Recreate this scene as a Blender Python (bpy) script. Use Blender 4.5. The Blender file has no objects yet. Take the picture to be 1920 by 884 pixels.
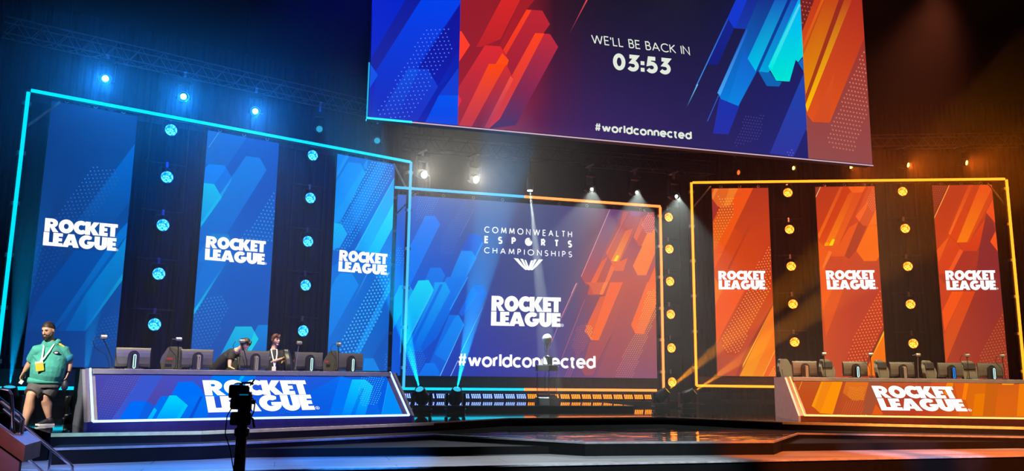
import bpy, bmesh, math, random
from mathutils import Vector, Matrix
from mathutils.geometry import tessellate_polygon
random.seed(7)
PI = math.pi
scn = bpy.context.scene
COL = scn.collection

# ------------------------------------------------------------------ camera
FPX, PITCH, ROLL, YAW = 1526.0, 0.16823, 0.01206, 0.27216
cam = bpy.data.cameras.new('camera')
cam.sensor_width = 36.0
cam.sensor_fit = 'HORIZONTAL'
cam.lens = 36.0 * FPX / 1920.0
cam.clip_end = 200
camo = bpy.data.objects.new('camera', cam)
COL.objects.link(camo)
_f = Vector((math.sin(YAW) * math.cos(PITCH), math.cos(YAW) * math.cos(PITCH), math.sin(PITCH)))
_r = Vector((math.cos(YAW), -math.sin(YAW), 0))
_u = _r.cross(_f)
_r, _u = math.cos(ROLL) * _r + math.sin(ROLL) * _u, -math.sin(ROLL) * _r + math.cos(ROLL) * _u
camo.matrix_world = Matrix(((_r.x, _u.x, -_f.x, 0), (_r.y, _u.y, -_f.y, 0), (_r.z, _u.z, -_f.z, 0), (0, 0, 0, 1)))
scn.camera = camo

# ------------------------------------------------------------------ render look
scn.view_settings.view_transform = 'Standard'
scn.view_settings.look = 'None'
scn.view_settings.exposure = 0.0
scn.view_settings.gamma = 1.0
scn.view_settings.use_curve_mapping = False
cy = scn.cycles
cy.max_bounces = 5
cy.diffuse_bounces = 2
cy.glossy_bounces = 3
cy.transmission_bounces = 4
cy.transparent_max_bounces = 6
cy.volume_bounces = 0
cy.caustics_reflective = False
cy.caustics_refractive = False
cy.sample_clamp_indirect = 3.0
cy.sample_clamp_direct = 0.0
cy.volume_step_rate = 4.0
cy.use_denoising = True
w = bpy.data.worlds.new('dark_hall')
scn.world = w
w.use_nodes = True
w.node_tree.nodes['Background'].inputs[0].default_value = (0.35, 0.4, 0.6, 1)
w.node_tree.nodes['Background'].inputs[1].default_value = 0.004

# stage axes: X along the centre screen, Y away from the audience, Z up, Z = 0 at the photographer's eye
Z_PIT, Z_FLOOR, Z_TRAY, Z_DECK, Z_RISER = -2.3, -1.41, -1.17, -1.0, -0.877
WING = 0.37492
L0 = Vector((-6.645, 22.708, 0))     # lower outer corner of the blue wing
R0 = Vector((14.672, 27.262, 0))     # lower inner corner of the orange wing
DK = math.radians(18.1)
DL0 = Vector((-3.058, 15.272, 0))
DR0 = Vector((11.634, 16.737, 0))

# ------------------------------------------------------------------ front-of-house lamps over the audience, plus added fills and washes
def spot(name, loc, at, watts, col, deg, blend=0.5, size=0.12):
    l = bpy.data.lights.new(name, 'SPOT')
    l.energy = watts; l.color = col; l.spot_size = math.radians(deg); l.spot_blend = blend; l.shadow_soft_size = size
    o = bpy.data.objects.new(name, l); COL.objects.link(o)
    o.location = loc
    o.rotation_euler = (Vector(at) - Vector(loc)).to_track_quat('-Z', 'Y').to_euler()
    return o
# apron washes
spot('apron_wash_blue', (-2, 4, 9), (-1.9, 13.4, -1.4), 19000, (.16, .36, 1.0), 17, .6)
spot('apron_wash_deep_blue', (1, 4, 9), (1.35, 13.8, -1.4), 26000, (.01, .26, 1.0), 11, .6)
spot('apron_wash_white', (5, 4, 9), (5.6, 13.2, -1.4), 14000, (.75, .9, 1.0), 20, .7)
spot('apron_wash_amber', (9, 4, 9), (9.6, 13.8, -1.4), 30000, (1.0, .2, .05), 17, .5)
spot('apron_wash_lilac', (12, 4, 9), (11.8, 13.5, -1.4), 13000, (.8, .62, 1.0), 11, .5)
spot('apron_wash_amber_end', (15, 4, 9), (13.7, 13.5, -1.4), 32000, (1.0, .2, .05), 17, .4)
# warm key light on both player desks, from high in front
spot('desk_key_blue_side', (-1.5, 7.5, 8.8), (-0.4, 17.2, -0.1), 2000, (1.0, .84, .52), 30, .5, .2)
spot('desk_key_orange_side', (15.0, 7.5, 8.8), (14.9, 16.8, -0.1), 2200, (1.0, .84, .52), 32, .5, .2)
spot('monitor_top_light_blue_side', (-1.2, 15.4, 7.5), (-0.7, 17.4, 0.3), 6500, (1.0, .86, .5), 50, .6, .1)
spot('monitor_top_light_orange_side', (14.4, 15.0, 7.5), (14.9, 17.0, 0.3), 5500, (1.0, .86, .5), 55, .6, .1)
spot('desk_fill_blue', (2.0, 6.0, 5.0), (-0.3, 16.5, -0.4), 5000, (.12, .1, 1.0), 34, .6, .3)  # unseen fill added in place of blue LED bounce on the desk
spot('desk_fill_amber', (10.5, 6.0, 5.0), (14.3, 16.4, -0.4), 4500, (1.0, .2, .05), 34, .6, .3)  # added amber fill, the orange desk's counterpart for LED bounce
spot('desk_end_fill_amber', (8.5, 13.5, 7.5), (11.8, 17.6, -0.5), 9000, (1.0, .3, .1), 16, .5, .2)  # extra unseen spot added to turn the desk end orange
spot('walker_key', (-7.0, 8.5, 5.5), (-3.9, 16.2, 0.0), 9000, (1.0, .93, .8), 13, .5, .2)
# unseen washes added to colour the wing drapes, rear drapes and haze
spot('wing_wash_blue', (1.5, 16.0, 10.5), (-1.0, 25.5, 3.5), 5000, (.002, .02, 1.0), 62, .8, .3)
spot('wing_wash_amber', (16.5, 16.0, 10.5), (19.5, 25.8, 3.5), 3500, (1.0, .2, .09), 62, .8, .3)
spot('centre_wash', (9, 15.0, 10.5), (9.4, 30, 4.0), 700, (.75, .7, .75), 38, 1, .3)
spot('drape_wash_blue', (-2.5, 21.0, 12.2), (-5.0, 29.0, 7.0), 800, (.01, .08, 1.0), 90, 1, .3)
spot('drape_wash_blue_inner', (3.0, 22.0, 12.2), (1.5, 31.0, 8.0), 400, (.02, .1, 1.0), 80, 1, .3)
spot('drape_wash_amber', (21.0, 21.0, 11.5), (24.0, 28.5, 8.0), 150, (1.0, .1, .02), 85, 1, .3)
spot('stair_wall_fill', (-3.0, 5.0, 6.0), (-3.4, 11.8, -1.2), 3000, (1.0, .55, .6), 20, .8, .3)  # unseen warm fill added to lift the dark side wall and rails
HAZE = 0.0105
# ------------------------------------------------------------------ helpers
def lin(c):
    return tuple(((x / 255.0) / 12.92 if x <= 10.3 else ((x / 255.0 + .055) / 1.055) ** 2.4) for x in c)

def mat(name, base=(.5, .5, .5), rough=.5, metal=0.0, emit=None, estr=1.0, var=0.0, vscale=8.0, spec=.5, bump=0.0, bscale=20.0, trans=0.0, coat=0.0):
    m = bpy.data.materials.new(name); m.use_nodes = True
    nt = m.node_tree; b = nt.nodes['Principled BSDF']
    b.inputs['Base Color'].default_value = (*base, 1); b.inputs['Roughness'].default_value = rough
    b.inputs['Metallic'].default_value = metal; b.inputs['Specular IOR Level'].default_value = spec
    b.inputs['Transmission Weight'].default_value = trans; b.inputs['Coat Weight'].default_value = coat
    if emit:
        b.inputs['Emission Color'].default_value = (*emit, 1); b.inputs['Emission Strength'].default_value = estr
    if var or bump:
        tc = nt.nodes.new('ShaderNodeTexCoord')
    if var:
        n = nt.nodes.new('ShaderNodeTexNoise'); n.inputs['Scale'].default_value = vscale; n.inputs['Detail'].default_value = 5
        r = nt.nodes.new('ShaderNodeValToRGB')
        r.color_ramp.elements[0].position = .3; r.color_ramp.elements[1].position = .7
        r.color_ramp.elements[0].color = (*[c * (1 - var) for c in base], 1); r.color_ramp.elements[1].color = (*[min(1, c * (1 + var)) for c in base], 1)
        nt.links.new(tc.outputs['Object'], n.inputs['Vector']); nt.links.new(n.outputs['Fac'], r.inputs['Fac']); nt.links.new(r.outputs['Color'], b.inputs['Base Color'])
    if bump:
        n2 = nt.nodes.new('ShaderNodeTexNoise'); n2.inputs['Scale'].default_value = bscale; n2.inputs['Detail'].default_value = 3
        bp = nt.nodes.new('ShaderNodeBump'); bp.inputs['Strength'].default_value = bump; bp.inputs['Distance'].default_value = .02
        nt.links.new(tc.outputs['Object'], n2.inputs['Vector']); nt.links.new(n2.outputs['Fac'], bp.inputs['Height']); nt.links.new(bp.outputs['Normal'], b.inputs['Normal'])
    return m

def emis(name, col, strength, sampling='AUTO'):
    m = bpy.data.materials.new(name); m.use_nodes = True
    nt = m.node_tree; nt.nodes.clear()
    e = nt.nodes.new('ShaderNodeEmission'); o = nt.nodes.new('ShaderNodeOutputMaterial')
    e.inputs[0].default_value = (*col, 1); e.inputs[1].default_value = strength
    nt.links.new(e.outputs[0], o.inputs[0]); m.cycles.emission_sampling = sampling
    return m

def led_image(name, sampling):
    m = emis(name, (1, 1, 1), 1.0, sampling); nt = m.node_tree
    a = nt.nodes.new('ShaderNodeVertexColor'); a.layer_name = 'Col'
    nt.links.new(a.outputs['Color'], nt.nodes['Emission'].inputs[0])
    return m

def par_lens(name, dark, bright, strength, scale=26):
    m = emis(name, bright, strength, 'AUTO'); nt = m.node_tree
    tc = nt.nodes.new('ShaderNodeTexCoord'); v = nt.nodes.new('ShaderNodeTexVoronoi'); v.inputs['Scale'].default_value = scale
    r = nt.nodes.new('ShaderNodeValToRGB')
    r.color_ramp.elements[0].position = .25; r.color_ramp.elements[0].color = (*bright, 1)
    r.color_ramp.elements[1].position = .7; r.color_ramp.elements[1].color = (*dark, 1)
    nt.links.new(tc.outputs['Object'], v.inputs['Vector']); nt.links.new(v.outputs['Distance'], r.inputs['Fac'])
    nt.links.new(r.outputs['Color'], nt.nodes['Emission'].inputs[0])
    return m

def link(name, me, parent=None, loc=None, rot=None):
    o = bpy.data.objects.new(name, me); COL.objects.link(o)
    if parent: o.parent = parent
    if loc is not None: o.location = loc
    if rot is not None: o.rotation_euler = rot
    return o

def obj(name, bm, m, parent=None, loc=None, rot=None, smooth=False, label=None):
    me = bpy.data.meshes.new(name)
    bmesh.ops.recalc_face_normals(bm, faces=bm.faces[:])
    bm.to_mesh(me); bm.free()
    me.materials.append(m)
    if smooth:
        for p in me.polygons: p.use_smooth = True
    o = link(name, me, parent, loc, rot)
    if label: o['label'] = label
    return o

def thing(name, label, cat, loc=(0, 0, 0), rotz=0.0, group=None, rot=None):
    o = bpy.data.objects.new(name, None); COL.objects.link(o)
    o.empty_display_size = .2
    o.location = loc; o.rotation_euler = rot if rot else (0, 0, rotz)
    o['label'] = label; o['category'] = cat
    if group: o['group'] = group
    return o

def tag(o, label, cat, group=None):
    o['label'] = label; o['category'] = cat
    if group: o['group'] = group
    return o

def struct(name, bm, m, loc=None, rot=None):
    o = obj(name, bm, m, None, loc, rot); o['kind'] = 'structure'
    return o

def kids(o): return [c for c in bpy.data.objects if c.parent == o]
def dup(root, loc, rot, label, group=None):
    r = root.copy(); COL.objects.link(r); r.location = loc; r.rotation_euler = rot; r['label'] = label
    if group: r['group'] = group
    for ch in kids(root):
        c = ch.copy(); COL.objects.link(c); c.parent = r
        for g in kids(ch):
            d = g.copy(); COL.objects.link(d); d.parent = c
    return r

def box(bm, x0, x1, y0, y1, z0, z1, M=None, bev=0.0):
    vs = [bm.verts.new(p) for p in ((x0, y0, z0), (x1, y0, z0), (x1, y1, z0), (x0, y1, z0), (x0, y0, z1), (x1, y0, z1), (x1, y1, z1), (x0, y1, z1))]
    fs = [bm.faces.new([vs[i] for i in f]) for f in ((3, 2, 1, 0), (4, 5, 6, 7), (0, 1, 5, 4), (1, 2, 6, 5), (2, 3, 7, 6), (3, 0, 4, 7))]
    if bev:
        es = list({e for f in fs for e in f.edges})
        r = bmesh.ops.bevel(bm, geom=es, offset=bev, segments=2, affect='EDGES', profile=.5)
        vs = [v for v in bm.verts if v in set(r['verts']) or v in vs]
    if M is not None:
        for v in set(vs):
            if v.is_valid: v.co = M @ v.co
    return bm
def BX(*a, **k): return box(bmesh.new(), *a, **k)

def tube(bm, pts, rad, seg=10, side=None, cap=True):
    """closed tube through pts; rad: number, list of numbers, or list of (rx, ry); side: direction of rx"""
    P = [Vector(p) for p in pts]; n = len(P)
    R = [(r, r) if not isinstance(r, (tuple, list)) else r for r in (rad if isinstance(rad, (list, tuple)) else [rad] * n)]
    rings = []; prev = Vector(side) if side else None
    for i, p in enumerate(P):
        t = (P[min(i + 1, n - 1)] - P[max(i - 1, 0)]).normalized()
        s = prev if prev is not None else (Vector((0, 0, 1)).cross(t) if abs(t.z) < .95 else Vector((1, 0, 0)))
        s = (s - t * s.dot(t)).normalized(); q = t.cross(s)
        if side is None: prev = s
        rings.append([bm.verts.new(p + s * R[i][0] * math.cos(a) + q * R[i][1] * math.sin(a)) for a in (2 * PI * k / seg for k in range(seg))])
    for a, b in zip(rings, rings[1:]):
        for k in range(seg):
            bm.faces.new((a[k], a[(k + 1) % seg], b[(k + 1) % seg], b[k]))
    if cap:
        bm.faces.new(rings[0][::-1]); bm.faces.new(rings[-1])
    return bm
def TB(*a, **k): return tube(bmesh.new(), *a, **k)

def lathe(bm, prof, seg=24, M=None):
    """prof: list of (radius, z) along local Z"""
    rings = []
    for r, z in prof:
        rings.append([bm.verts.new((r * math.cos(2 * PI * k / seg), r * math.sin(2 * PI * k / seg), z)) for k in range(seg)])
    for a, b in zip(rings, rings[1:]):
        for k in range(seg): bm.faces.new((a[k], a[(k + 1) % seg], b[(k + 1) % seg], b[k]))
    bm.faces.new(rings[0][::-1]); bm.faces.new(rings[-1])
    if M is not None:
        for ring in rings:
            for v in ring: v.co = M @ v.co
    return bm
def LT(*a, **k): return lathe(bmesh.new(), *a, **k)

def prism(bm, poly, a, b, axis='z', M=None):
    """extrude a plan polygon between two levels along an axis"""
    def P(p, h): return (p[0], p[1], h) if axis == 'z' else ((h, p[0], p[1]) if axis == 'x' else (p[0], h, p[1]))
    lo = [bm.verts.new(P(p, a)) for p in poly]; hi = [bm.verts.new(P(p, b)) for p in poly]
    n = len(poly)
    for i in range(n): bm.faces.new((lo[i], lo[(i + 1) % n], hi[(i + 1) % n], hi[i]))
    bm.faces.new(lo[::-1]); bm.faces.new(hi)
    if M is not None:
        for v in lo + hi: v.co = M @ v.co
    return bm
def PR(*a, **k): return prism(bmesh.new(), *a, **k)

def aim(direction): return Vector(direction).to_track_quat('Z', 'Y').to_matrix().to_4x4()
def RZ(a): return Matrix.Rotation(a, 4, 'Z')

# ------------------------------------------------------------------ materials
M_BLACK = mat('matt_black_paint', (.012, .012, .014), .55, var=.3)
M_DRAPE = mat('black_serge_drape', (.03, .03, .033), .95, var=.35, vscale=3, spec=.1)
M_METAL = mat('black_steel', (.03, .03, .034), .4, .6, var=.2)
M_ALU = mat('aluminium_tube', (.45, .46, .5), .35, .9, var=.15)
M_DECK = mat('gloss_black_deck', (.008, .008, .01), .035, bump=.02, bscale=3, spec=.5)
M_TRAY = mat('gloss_black_tray', (.6, .6, .62), .02, .85, bump=1.0, bscale=2.0, spec=1.0)
for n_ in M_TRAY.node_tree.nodes:
    if n_.type == 'BUMP': n_.inputs['Distance'].default_value = .014
def stretch(m, sc):
    nt = m.node_tree; tc = [n for n in nt.nodes if n.type == 'TEX_COORD'][0]; mp = nt.nodes.new('ShaderNodeMapping'); mp.inputs['Scale'].default_value = sc
    for l in list(nt.links):
        if l.from_node == tc: t_ = l.to_socket; nt.links.remove(l); nt.links.new(mp.outputs['Vector'], t_)
    nt.links.new(tc.outputs['Object'], mp.inputs['Vector'])
stretch(M_TRAY, (.2, .75, 1))
M_RISER = mat('black_stage_fascia', (.003, .003, .0036), .7, var=.3, spec=.15)
M_GOLD = mat('pale_edge_trim', (.95, .78, .3), .4, .3, var=.15)
M_GREY_EDGE = mat('grey_edge_trim', (.34, .33, .33), .45, .3, var=.2)
M_CYAN = emis('cyan_neon', (0.0, .7, 1.0), 1.25)
M_ORANGE = emis('amber_neon', (1.0, .24, .012), 3.0)
M_PINK = emis('white_amber_neon', (1.0, .2, .04), 2.8)
M_BLUEWHITE = emis('blue_white_neon', (.35, .62, 1.0), 2.6)
M_WHITE_LED = emis('white_led', (1, 1, 1), 1.15, 'NONE')
M_PALE_LED = emis('pale_led', (.78, .84, .72), 1.0, 'NONE')
M_IMG = led_image('led_picture', 'AUTO')
M_IMGDOT = led_image('led_picture_dots', 'NONE')
M_PARB = par_lens('blue_led_lens', (.0, .1, .9), (.08, .68, 1.0), 3.2, 22)
M_PARO = par_lens('amber_led_lens', (1.0, .09, .002), (1.0, .42, .05), 3.8, 22)

# ------------------------------------------------------------------ the hall and the stage
def wood_floor():
    m = mat('painted_stage_planks', (.3, .3, .3), .38); nt = m.node_tree; b = nt.nodes['Principled BSDF']
    tc = nt.nodes.new('ShaderNodeTexCoord'); mp = nt.nodes.new('ShaderNodeMapping'); mp.inputs['Scale'].default_value = (.12, 2.5, 1)
    n = nt.nodes.new('ShaderNodeTexNoise'); n.inputs['Scale'].default_value = 4; n.inputs['Detail'].default_value = 8
    r = nt.nodes.new('ShaderNodeValToRGB'); r.color_ramp.elements[0].position = .3; r.color_ramp.elements[1].position = .72
    r.color_ramp.elements[0].color = (.16, .16, .16, 1); r.color_ramp.elements[1].color = (.42, .42, .42, 1)
    br = nt.nodes.new('ShaderNodeTexBrick'); br.inputs['Color1'].default_value = (1, 1, 1, 1); br.inputs['Color2'].default_value = (.86, .86, .86, 1); br.inputs['Mortar'].default_value = (.12, .12, .12, 1)
    br.inputs['Scale'].default_value = 1; br.inputs['Brick Width'].default_value = 3.6; br.inputs['Row Height'].default_value = .62; br.inputs['Mortar Size'].default_value = .008
    mx = nt.nodes.new('ShaderNodeMix'); mx.data_type = 'RGBA'; mx.blend_type = 'MULTIPLY'; mx.inputs['Factor'].default_value = 1
    nt.links.new(tc.outputs['Object'], mp.inputs['Vector']); nt.links.new(mp.outputs['Vector'], n.inputs['Vector']); nt.links.new(n.outputs['Fac'], r.inputs['Fac'])
    nt.links.new(tc.outputs['Object'], br.inputs['Vector'])
    nt.links.new(r.outputs['Color'], mx.inputs['A']); nt.links.new(br.outputs['Color'], mx.inputs['B']); nt.links.new(mx.outputs['Result'], b.inputs['Base Color'])
    return m
struct('floor', BX(-14, 32, -4, 36, Z_PIT - .2, Z_PIT), mat('dark_carpet', (.012, .012, .014), .9, var=.4))
struct('ceiling', BX(-14, 32, -4, 36, 13, 13.2), M_BLACK)
struct('wall_back', BX(-14, 32, 35, 35.2, Z_PIT, 13), M_DRAPE)
struct('wall_left', BX(-14.2, -14, -4, 36, Z_PIT, 13), M_DRAPE)
struct('wall_right', BX(32, 32.2, -4, 36, Z_PIT, 13), M_DRAPE)
struct('wall_front', BX(-14, 32, -4.2, -4, Z_PIT, 13), M_DRAPE)

apron = struct('floor_apron', BX(-13.9, 31.9, 12.68, 34.9, Z_PIT, Z_FLOOR), wood_floor())
o = obj('apron_fascia', BX(-13.9, 31.9, 12.62, 12.68, Z_PIT, Z_FLOOR - .02), M_RISER, apron)
o = obj('apron_nosing', BX(-13.9, 31.9, 12.6, 12.7, Z_FLOOR - .02, Z_FLOOR + .004), mat('worn_pale_nosing', (.4, .4, .42), .5, var=.3), apron)

def edge_strip(bm, pts, z0, z1, out=.012, inn=.03):
    """a thin trim following an open plan polyline (audience side on the right of travel)"""
    for a, b in zip(pts, pts[1:]):
        a, b = Vector(a), Vector(b); d = (b - a).normalized(); n = Vector((d.y, -d.x))
        q = [a + n * out, b + n * out, b - n * inn, a - n * inn]
        prism(bm, [(p.x, p.y) for p in q], z0, z1)
    return bm
TRAY = [(-3.2, 13.75), (-1.13, 14.2), (2.92, 15.9), (5.22, 13.78), (8.8, 13.5), (10.66, 15.4), (15.4, 13.75), (19.5, 13.2)]
tray = struct('floor_tray', PR(TRAY + [(19.5, 30), (-3.6, 30)], Z_FLOOR, Z_TRAY), M_TRAY)
for f in tray.data.polygons: f.material_index = 0
tray.data.materials.append(M_RISER)
for f in tray.data.polygons:
    if abs(f.normal.z) < .5: f.material_index = 1
obj('tray_edge_trim', edge_strip(bmesh.new(), TRAY, Z_TRAY - .03, Z_TRAY + .003), M_GREY_EDGE, tray)
DECK = [(-3.35, 14.36), (-1.18, 14.62), (3.06, 16.72), (5.06, 18.3), (9.1, 18.6), (10.94, 16.4), (15.36, 14.2), (19.6, 13.4)]
deck = struct('floor_deck', PR(DECK + [(30.5, 20), (30.5, 34.6), (-12.5, 34.6), (-12.5, 21), (-4.6, 17.2)], Z_TRAY - .1, Z_DECK), M_DECK)
deck.data.materials.append(M_RISER)
for f in deck.data.polygons:
    if abs(f.normal.z) < .5: f.material_index = 1
obj('deck_edge_trim', edge_strip(bmesh.new(), DECK[:3], Z_DECK - .05, Z_DECK + .004), M_GOLD, deck)
obj('deck_edge_trim', edge_strip(bmesh.new(), DECK[5:], Z_DECK - .05, Z_DECK + .004), M_GOLD, deck)
obj('deck_edge_trim', edge_strip(bmesh.new(), DECK[2:6], Z_DECK - .02, Z_DECK + .004), mat('copper_edge_trim', (.5, .26, .17), .4, .4, var=.2), deck)
under = struct('floor_understage', PR([(-12.4, 21.2), (-4.7, 17.3), (-3.4, 14.5), (19.4, 13.8), (30.3, 20.2), (30.3, 34.5), (-12.4, 34.5)], Z_FLOOR, Z_TRAY - .1), M_RISER)
riser = struct('floor_riser', BX(3.5, 9.9, 22.2, 28.5, Z_DECK, Z_RISER), M_DECK)
riser.data.materials.append(M_RISER)
for f in riser.data.polygons:
    if abs(f.normal.z) < .5: f.material_index = 1
obj('riser_edge_trim', BX(3.5, 9.9, 22.185, 22.21, Z_RISER - .02, Z_RISER + .003), M_GREY_EDGE, riser)
riser2 = struct('floor_riser_rear', BX(9.9, 13.4, 25.6, 28.5, Z_DECK, Z_RISER), M_RISER)

st = struct('floor_steps', PR([(-4.62, 17.15), (-3.38, 14.42), (-3.83, 14.22), (-5.07, 16.95)], Z_FLOOR, -1.13), M_RISER)
st = struct('floor_steps_lower', PR([(-5.07, 16.95), (-3.83, 14.22), (-4.28, 14.02), (-5.52, 16.75)], Z_FLOOR, -1.27), M_RISER)

# drapes behind the wings and the centre
def pleats(length, height, amp=.035, pitch=.2):
    bm = bmesh.new(); n = int(length / pitch * 6); rows = []
    for z in (0, height):
        rows.append([bm.verts.new((length * i / n, amp * math.sin(2 * PI * i / 6 + .4 * math.sin(i * .37)), z)) for i in range(n + 1)])
    back = []
    for z in (0, height):
        back.append([bm.verts.new((length * i / n, .16 + amp, z)) for i in (0, n)])
    for i in range(n): bm.faces.new((rows[0][i], rows[0][i + 1], rows[1][i + 1], rows[1][i]))
    bm.faces.new((back[0][1], back[0][0], back[1][0], back[1][1]))
    bm.faces.new(rows[1] + [back[1][1], back[1][0]]); bm.faces.new((rows[0] + [back[0][1], back[0][0]])[::-1])
    bm.faces.new((rows[0][0], rows[1][0], back[1][0], back[0][0])); bm.faces.new((rows[0][-1], back[0][1], back[1][1], rows[1][-1]))
    return bm
def local(o0, ang, u, wv, z):
    return Vector((o0.x + u * math.cos(ang) - wv * math.sin(ang), o0.y + u * math.sin(ang) + wv * math.cos(ang), z))
M_DR_B = mat('black_drape_blue_light_tint', (.008, .01, .034), .95, var=.3, vscale=2, spec=.1)  # black cloth; the blue light on it is put into the base colour
M_DR_O = mat('black_drape_amber_light_tint', (.022, .013, .011), .95, var=.3, vscale=2, spec=.1)  # black cloth; brown tint stands for the amber light on it
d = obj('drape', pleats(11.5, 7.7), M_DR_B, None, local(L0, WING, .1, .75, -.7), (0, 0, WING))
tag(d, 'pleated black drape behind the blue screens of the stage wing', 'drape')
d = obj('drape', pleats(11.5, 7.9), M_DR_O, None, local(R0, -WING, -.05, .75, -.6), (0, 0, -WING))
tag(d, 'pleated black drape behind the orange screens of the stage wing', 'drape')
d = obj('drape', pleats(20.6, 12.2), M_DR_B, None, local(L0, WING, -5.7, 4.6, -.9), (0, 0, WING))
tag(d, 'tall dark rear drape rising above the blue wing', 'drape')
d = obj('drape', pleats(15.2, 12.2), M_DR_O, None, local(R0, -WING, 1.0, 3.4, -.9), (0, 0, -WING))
tag(d, 'tall dark rear drape rising above the orange wing', 'drape')
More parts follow.
